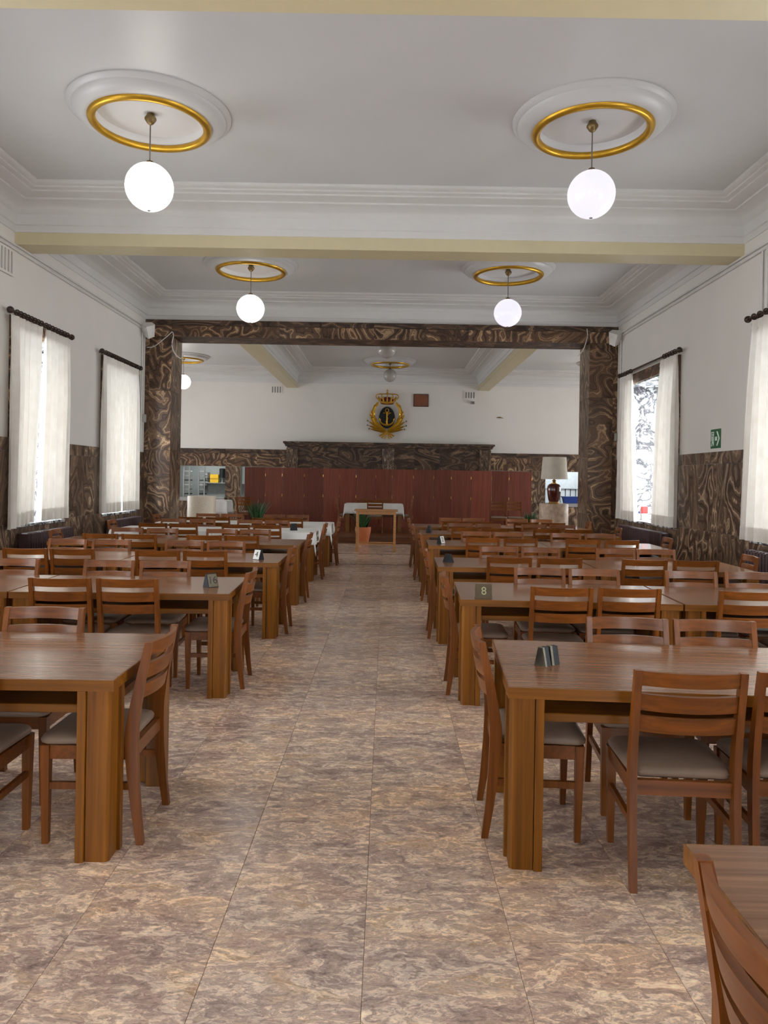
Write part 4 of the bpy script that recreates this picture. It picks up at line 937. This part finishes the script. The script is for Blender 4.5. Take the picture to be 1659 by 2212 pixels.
stage_table(-4.95, 21.4, 0.95, 0.7, 'side table under a white cloth near the serving hatch'); cloth(-4.95, 21.4, 0, 0.95, 0.7, 0.38, 'white cloth hanging low on the side table near the serving hatch', SZ + 0.75, 31, 0.1)
# tall plain desk at the end of the aisle
root = empty('lectern_desk', (-0.215, 16.55, 0)); tag(root, 'tall light wooden desk standing at the end of the aisle', 'desk')
m = MB(); m.cbox(-0.475, 0.475, -0.27, 0.27, 0.885, 0.915, 0.004); m.build('desktop', 'light_wood', root)
for sx in (-1, 1):
    for sy in (-1, 1):
        m = MB(); m.cbox(-0.025, 0.025, -0.025, 0.025, 0, 0.885, 0.003); m.build('leg', 'light_wood', root, loc=(sx * 0.41, sy * 0.22, 0))
for y in (-0.22, 0.22):
    m = MB(); m.box(-0.385, 0.385, y - 0.011, y + 0.011, 0.815, 0.885); m.build('apron', 'light_wood', root)
    m = MB(); m.box(-0.385, 0.385, y - 0.012, y + 0.012, 0.155, 0.18); m.build('stretcher', 'light_wood', root)
for x in (-0.41, 0.41):
    m = MB(); m.box(x - 0.011, x + 0.011, -0.195, 0.195, 0.815, 0.885); m.build('apron', 'light_wood', root)
# potted plants
def plant(x, y, z, pot_h, pot_r, n, ln, label, seed, spread=0.5):
    root = empty('potted_plant', (x, y, z)); tag(root, label, 'plant', 'potted plants beyond the portal'); rnd = random.Random(seed)
    m = MB(); r = pot_r; m.lathe([(0, 0), (r * 0.62, 0), (r * 0.66, 0.01), (r * 0.92, pot_h * 0.66), (r, pot_h * 0.82), (r * 0.96, pot_h * 0.93), (r * 0.99, pot_h * 0.97), (r * 0.97, pot_h), (r * 0.86, pot_h), (r * 0.84, pot_h * 0.9)], n=28); m.build('pot', 'terracotta', root, smooth=True)
    m = MB(); m.lathe([(0.0, pot_h * 0.93), (r * 0.85, pot_h * 0.90)], n=20); m.build('soil', 'soil', root)
    for k in range(n):
        t = rnd.uniform(0, 2 * math.pi); q = rnd.uniform(0, 0.6) * r; l = ln * rnd.uniform(0.6, 1.0); lean = rnd.uniform(0.05, spread); w = rnd.uniform(0.022, 0.034); m = MB()
        bx, by = q * math.cos(t), q * math.sin(t); dx, dy = math.cos(t), math.sin(t); rings = []
        for j in range(7):
            f = j / 6; h = pot_h * 0.9 + l * (f - 0.25 * lean * f * f); o = l * lean * f ** 1.6
            c = Vector((bx + dx * o, by + dy * o, h)); ww = w * (1 - f ** 2.2) + 0.002; s = Vector((-dy, dx, 0)); nn = Vector((dx, dy, 0.3)) * 0.006
            rings.append([c + s * ww, c + nn, c - s * ww, c - nn])
        m.loft(rings); m.build('leaf', 'leaf_green', root, True)
plant(-0.55, 18.20, 0, 0.42, 0.195, 34, 0.52, 'leafy plant in orange terracotta pot behind the tall wooden desk', 1, 0.9)
plant(-3.12, 18.1, 0, 0.45, 0.2, 56, 0.72, 'dense upright plant in front of the folding screen, cream pedestal side', 2, 0.5)
plant(3.48, 18.1, 0, 0.36, 0.18, 40, 0.62, 'dark green plant beside the pedestal with the red lamp', 3, 0.6)
# pedestals and lamp
m = MB(); m.lathe([(0, 0), (0.31, 0), (0.315, 0.02), (0.315, 1.12), (0.308, 1.14), (0, 1.14)], n=48); tag(m.build('stone_pedestal', 'pedestal_cream', smooth=True, loc=(-4.18, 17.0, 0)), 'cream stone drum pedestal with nothing on top', 'pedestal')
m = MB(); m.lathe([(0, 0), (0.32, 0), (0.325, 0.02), (0.325, 1.075), (0.318, 1.095), (0, 1.095)], n=48); tag(m.build('stone_pedestal', 'pedestal_pink', smooth=True, loc=(3.80, 17.0, 0)), 'mottled brown stone drum pedestal carrying the red lamp', 'pedestal')
root = empty('table_lamp', (3.80, 17.0, 1.0965)); tag(root, 'red glazed table lamp with ivory shade on the stone pedestal', 'lamp')
m = MB(); m.lathe([(0, 0), (0.125, 0), (0.128, 0.015), (0.11, 0.02), (0.112, 0.045), (0.0, 0.045)], n=32); m.build('base', 'brass', root, smooth=True)
m = MB(); m.lathe([(0.0, 0.045), (0.108, 0.045), (0.125, 0.09), (0.15, 0.25), (0.155, 0.34), (0.145, 0.40), (0.115, 0.44), (0.07, 0.455), (0.0, 0.455)], n=40); m.build('body', 'lamp_red', root, smooth=True)
m = MB(); m.lathe([(0.0, 0.455), (0.062, 0.455), (0.062, 0.47), (0.03, 0.478), (0.026, 0.49), (0.045, 0.515), (0.045, 0.53), (0.02, 0.545), (0.02, 0.60), (0.0, 0.60)], n=24); m.build('neck', 'brass', root, smooth=True)
m = MB(); m.lathe([(0.30, 0.555), (0.262, 1.055), (0.257, 1.055), (0.295, 0.555), (0.30, 0.555)], n=48); m.build('lamp_shade', 'lamp_shade', root, smooth=True)
m = MB(); m.tube([(-0.26, 0, 1.04), (0.26, 0, 1.04)], 0.004, 6); m.tube([(0, 0, 0.6), (0, 0, 1.05)], 0.006, 6); m.build('shade_harp', 'brass', root)

# ------------------------------------------------------------------ serving kitchen behind the back wall
KY = YB + 2.6
b = MB(); b.box(BXL, BXR, KY, KY + 0.2, 0, 2.6); struct(b.build('wall_kitchen', 'kitchen_grey'), 'grey kitchen wall behind the serving hatches', 'wall')
b = MB(); b.box(BXL, BXR, YB + 0.3, KY, 2.6, 2.7); struct(b.build('ceiling_kitchen', 'kitchen_white'), 'kitchen ceiling behind the serving hatches', 'ceiling')
for x in (-6.3, 6.3):
    root = empty('kitchen_light', (x, YB + 1.4, 2.6)); tag(root, 'fluorescent kitchen light behind the hatch %s' % ('with the tray rack' if x < 0 else 'with the blue bin'), 'lamp', 'kitchen lights')
    m = MB(); m.box(-0.7, 0.7, -0.12, 0.12, -0.05, 0); m.build('housing', 'plastic_white', root); m = MB(); m.box(-0.68, 0.68, -0.1, 0.1, -0.07, -0.05); m.build('tube', 'kitchen_tube', root)
for a, c, nm in ((-8.2, -5.35, 'under the tray rack hatch'), (5.27, 8.2, 'under the blue bin hatch')):
    root = empty('serving_counter', ((a + c) / 2, YB + 0.15, 0.85)); tag(root, 'steel serving counter ' + nm, 'counter', 'serving counters')
    m = MB(); m.cbox(-(c - a) / 2 + 0.002, (c - a) / 2 - 0.002, -0.25, 0.25, 0.0, 0.04, 0.004); m.build('worktop', 'steel', root); m = MB(); m.box(-(c - a) / 2 + 0.002, (c - a) / 2 - 0.002, -0.25, -0.235, -0.08, 0); m.build('lip', 'steel', root)
root = empty('tray_rack', (-6.56, 25.75, 0)); tag(root, 'metal tray rack trolley in the serving hatch behind the cream pedestal', 'rack')
for x in (-0.35, -0.16, 0.16, 0.35):
    m = MB(); m.box(x - 0.02, x + 0.02, -0.2, -0.16, 0, 1.9); m.build('upright', 'steel', root)
for s in (-1, 1):
    for k in range(9):
        m = MB(); m.box(s * 0.255 - 0.085, s * 0.255 + 0.085, -0.18, 0.25, 0.5 + k * 0.155, 0.53 + k * 0.155); m.build('tray', ('tent_dark', 'steel', 'plastic_white')[k % 3], root)
root = empty('wall_shelf', (-5.85, KY - 0.15, 1.33)); tag(root, 'long steel wall shelf in the kitchen behind the hatch', 'shelf')
m = MB(); m.box(-0.9, 0.9, -0.15, 0.15, 0, 0.03); m.build('board', 'steel', root); m = MB(); m.box(-0.85, -0.82, -0.1, 0.15, -0.2, 0); m.build('bracket', 'steel', root); m = MB(); m.box(0.82, 0.85, -0.1, 0.15, -0.2, 0); m.build('bracket', 'steel', root)
root = empty('yellow_box', (-6.27, KY - 0.13, 1.36)); tag(root, 'bright yellow carton on the kitchen shelf', 'box')
m = MB(); m.cbox(-0.15, 0.15, -0.1, 0.1, 0, 0.3, 0.005); m.build('body', 'yellow', root); m = MB(); m.box(-0.15, 0.15, -0.102, -0.1, 0.12, 0.16); m.build('label_band', 'dull_gold', root)
for k, (x, hgt) in enumerate(((-6.55, 0.0), (-5.99, 0.0))):
    root = empty('drinks_dispenser', (x, KY - 0.14, 1.36)); tag(root, ('small chrome footed dispenser left of the yellow carton', 'tall black and chrome dispenser right of the yellow carton')[k], 'dispenser')
    m = MB(); m.lathe([(0, 0), (0.12, 0), (0.11, 0.015), (0.03, 0.03), (0.025, 0.16), (0.08, 0.18), (0.0, 0.18)], n=20); m.build('foot', 'steel', root, smooth=True)
    m = MB(); m.lathe([(0, 0.18), (0.11, 0.18), (0.11, 0.5 if k else 0.36), (0.09, 0.52 if k else 0.38), (0, 0.53 if k else 0.39)], n=24); m.build('cylinder', 'black' if k else 'steel', root, smooth=True)
root = empty('storage_bin', (6.42, YB + 0.05, 0.89)); tag(root, 'bright blue plastic crate on the serving counter', 'bin')
m = MB(); m.hexa([(-0.5, -0.15, 0), (0.5, -0.15, 0), (0.5, 0.15, 0), (-0.5, 0.15, 0)], [(-0.55, -0.17, 0.2), (0.55, -0.17, 0.2), (0.55, 0.17, 0.2), (-0.55, 0.17, 0.2)]); m.build('body', 'blue_bin', root); m = MB(); m.box(-0.57, 0.57, -0.19, 0.19, 0.2, 0.225); m.build('rim', 'blue_bin', root)
root = empty('roller_blind_cabinet', (6.5, KY - 0.2, 0.9)); tag(root, 'pale kitchen cabinet with slatted lower front behind the blue crate', 'cabinet')
m = MB(); m.box(-1.1, 1.1, -0.15, 0.2, 0.45, 1.3); m.build('upper_door', 'kitchen_white', root)
for k in range(12):
    m = MB(); m.box(-1.1 + k * 0.185, -1.1 + k * 0.185 + 0.15, -0.1, 0.2, -0.9, 0.44); m.build('slat', 'kitchen_white', root)
# small things on the sill of the open window
root = empty('sill_box', (XR + 0.22, 14.05, SILL + 0.006)); tag(root, 'small red and white carton on the open window sill', 'box')
m = MB(); m.cbox(-0.05, 0.05, -0.05, 0.05, 0, 0.12, 0.003); m.build('lower', 'plastic_white', root); m = MB(); m.cbox(-0.05, 0.05, -0.05, 0.05, 0.12, 0.25, 0.003); m.build('upper', 'red_box', root)
root = empty('sill_bottle', (XR + 0.14, 14.1, SILL + 0.006)); tag(root, 'small pale blue bottle on the open window sill', 'bottle')
m = MB(); m.lathe([(0, 0), (0.035, 0), (0.035, 0.09), (0.015, 0.12), (0.0, 0.12)], n=14); m.build('body', 'kitchen_white', root, smooth=True); m = MB(); m.lathe([(0, 0.12), (0.014, 0.12), (0.014, 0.15), (0, 0.15)], n=10); m.build('cap', 'blue_bin', root)
bpy.context.view_layer.update()
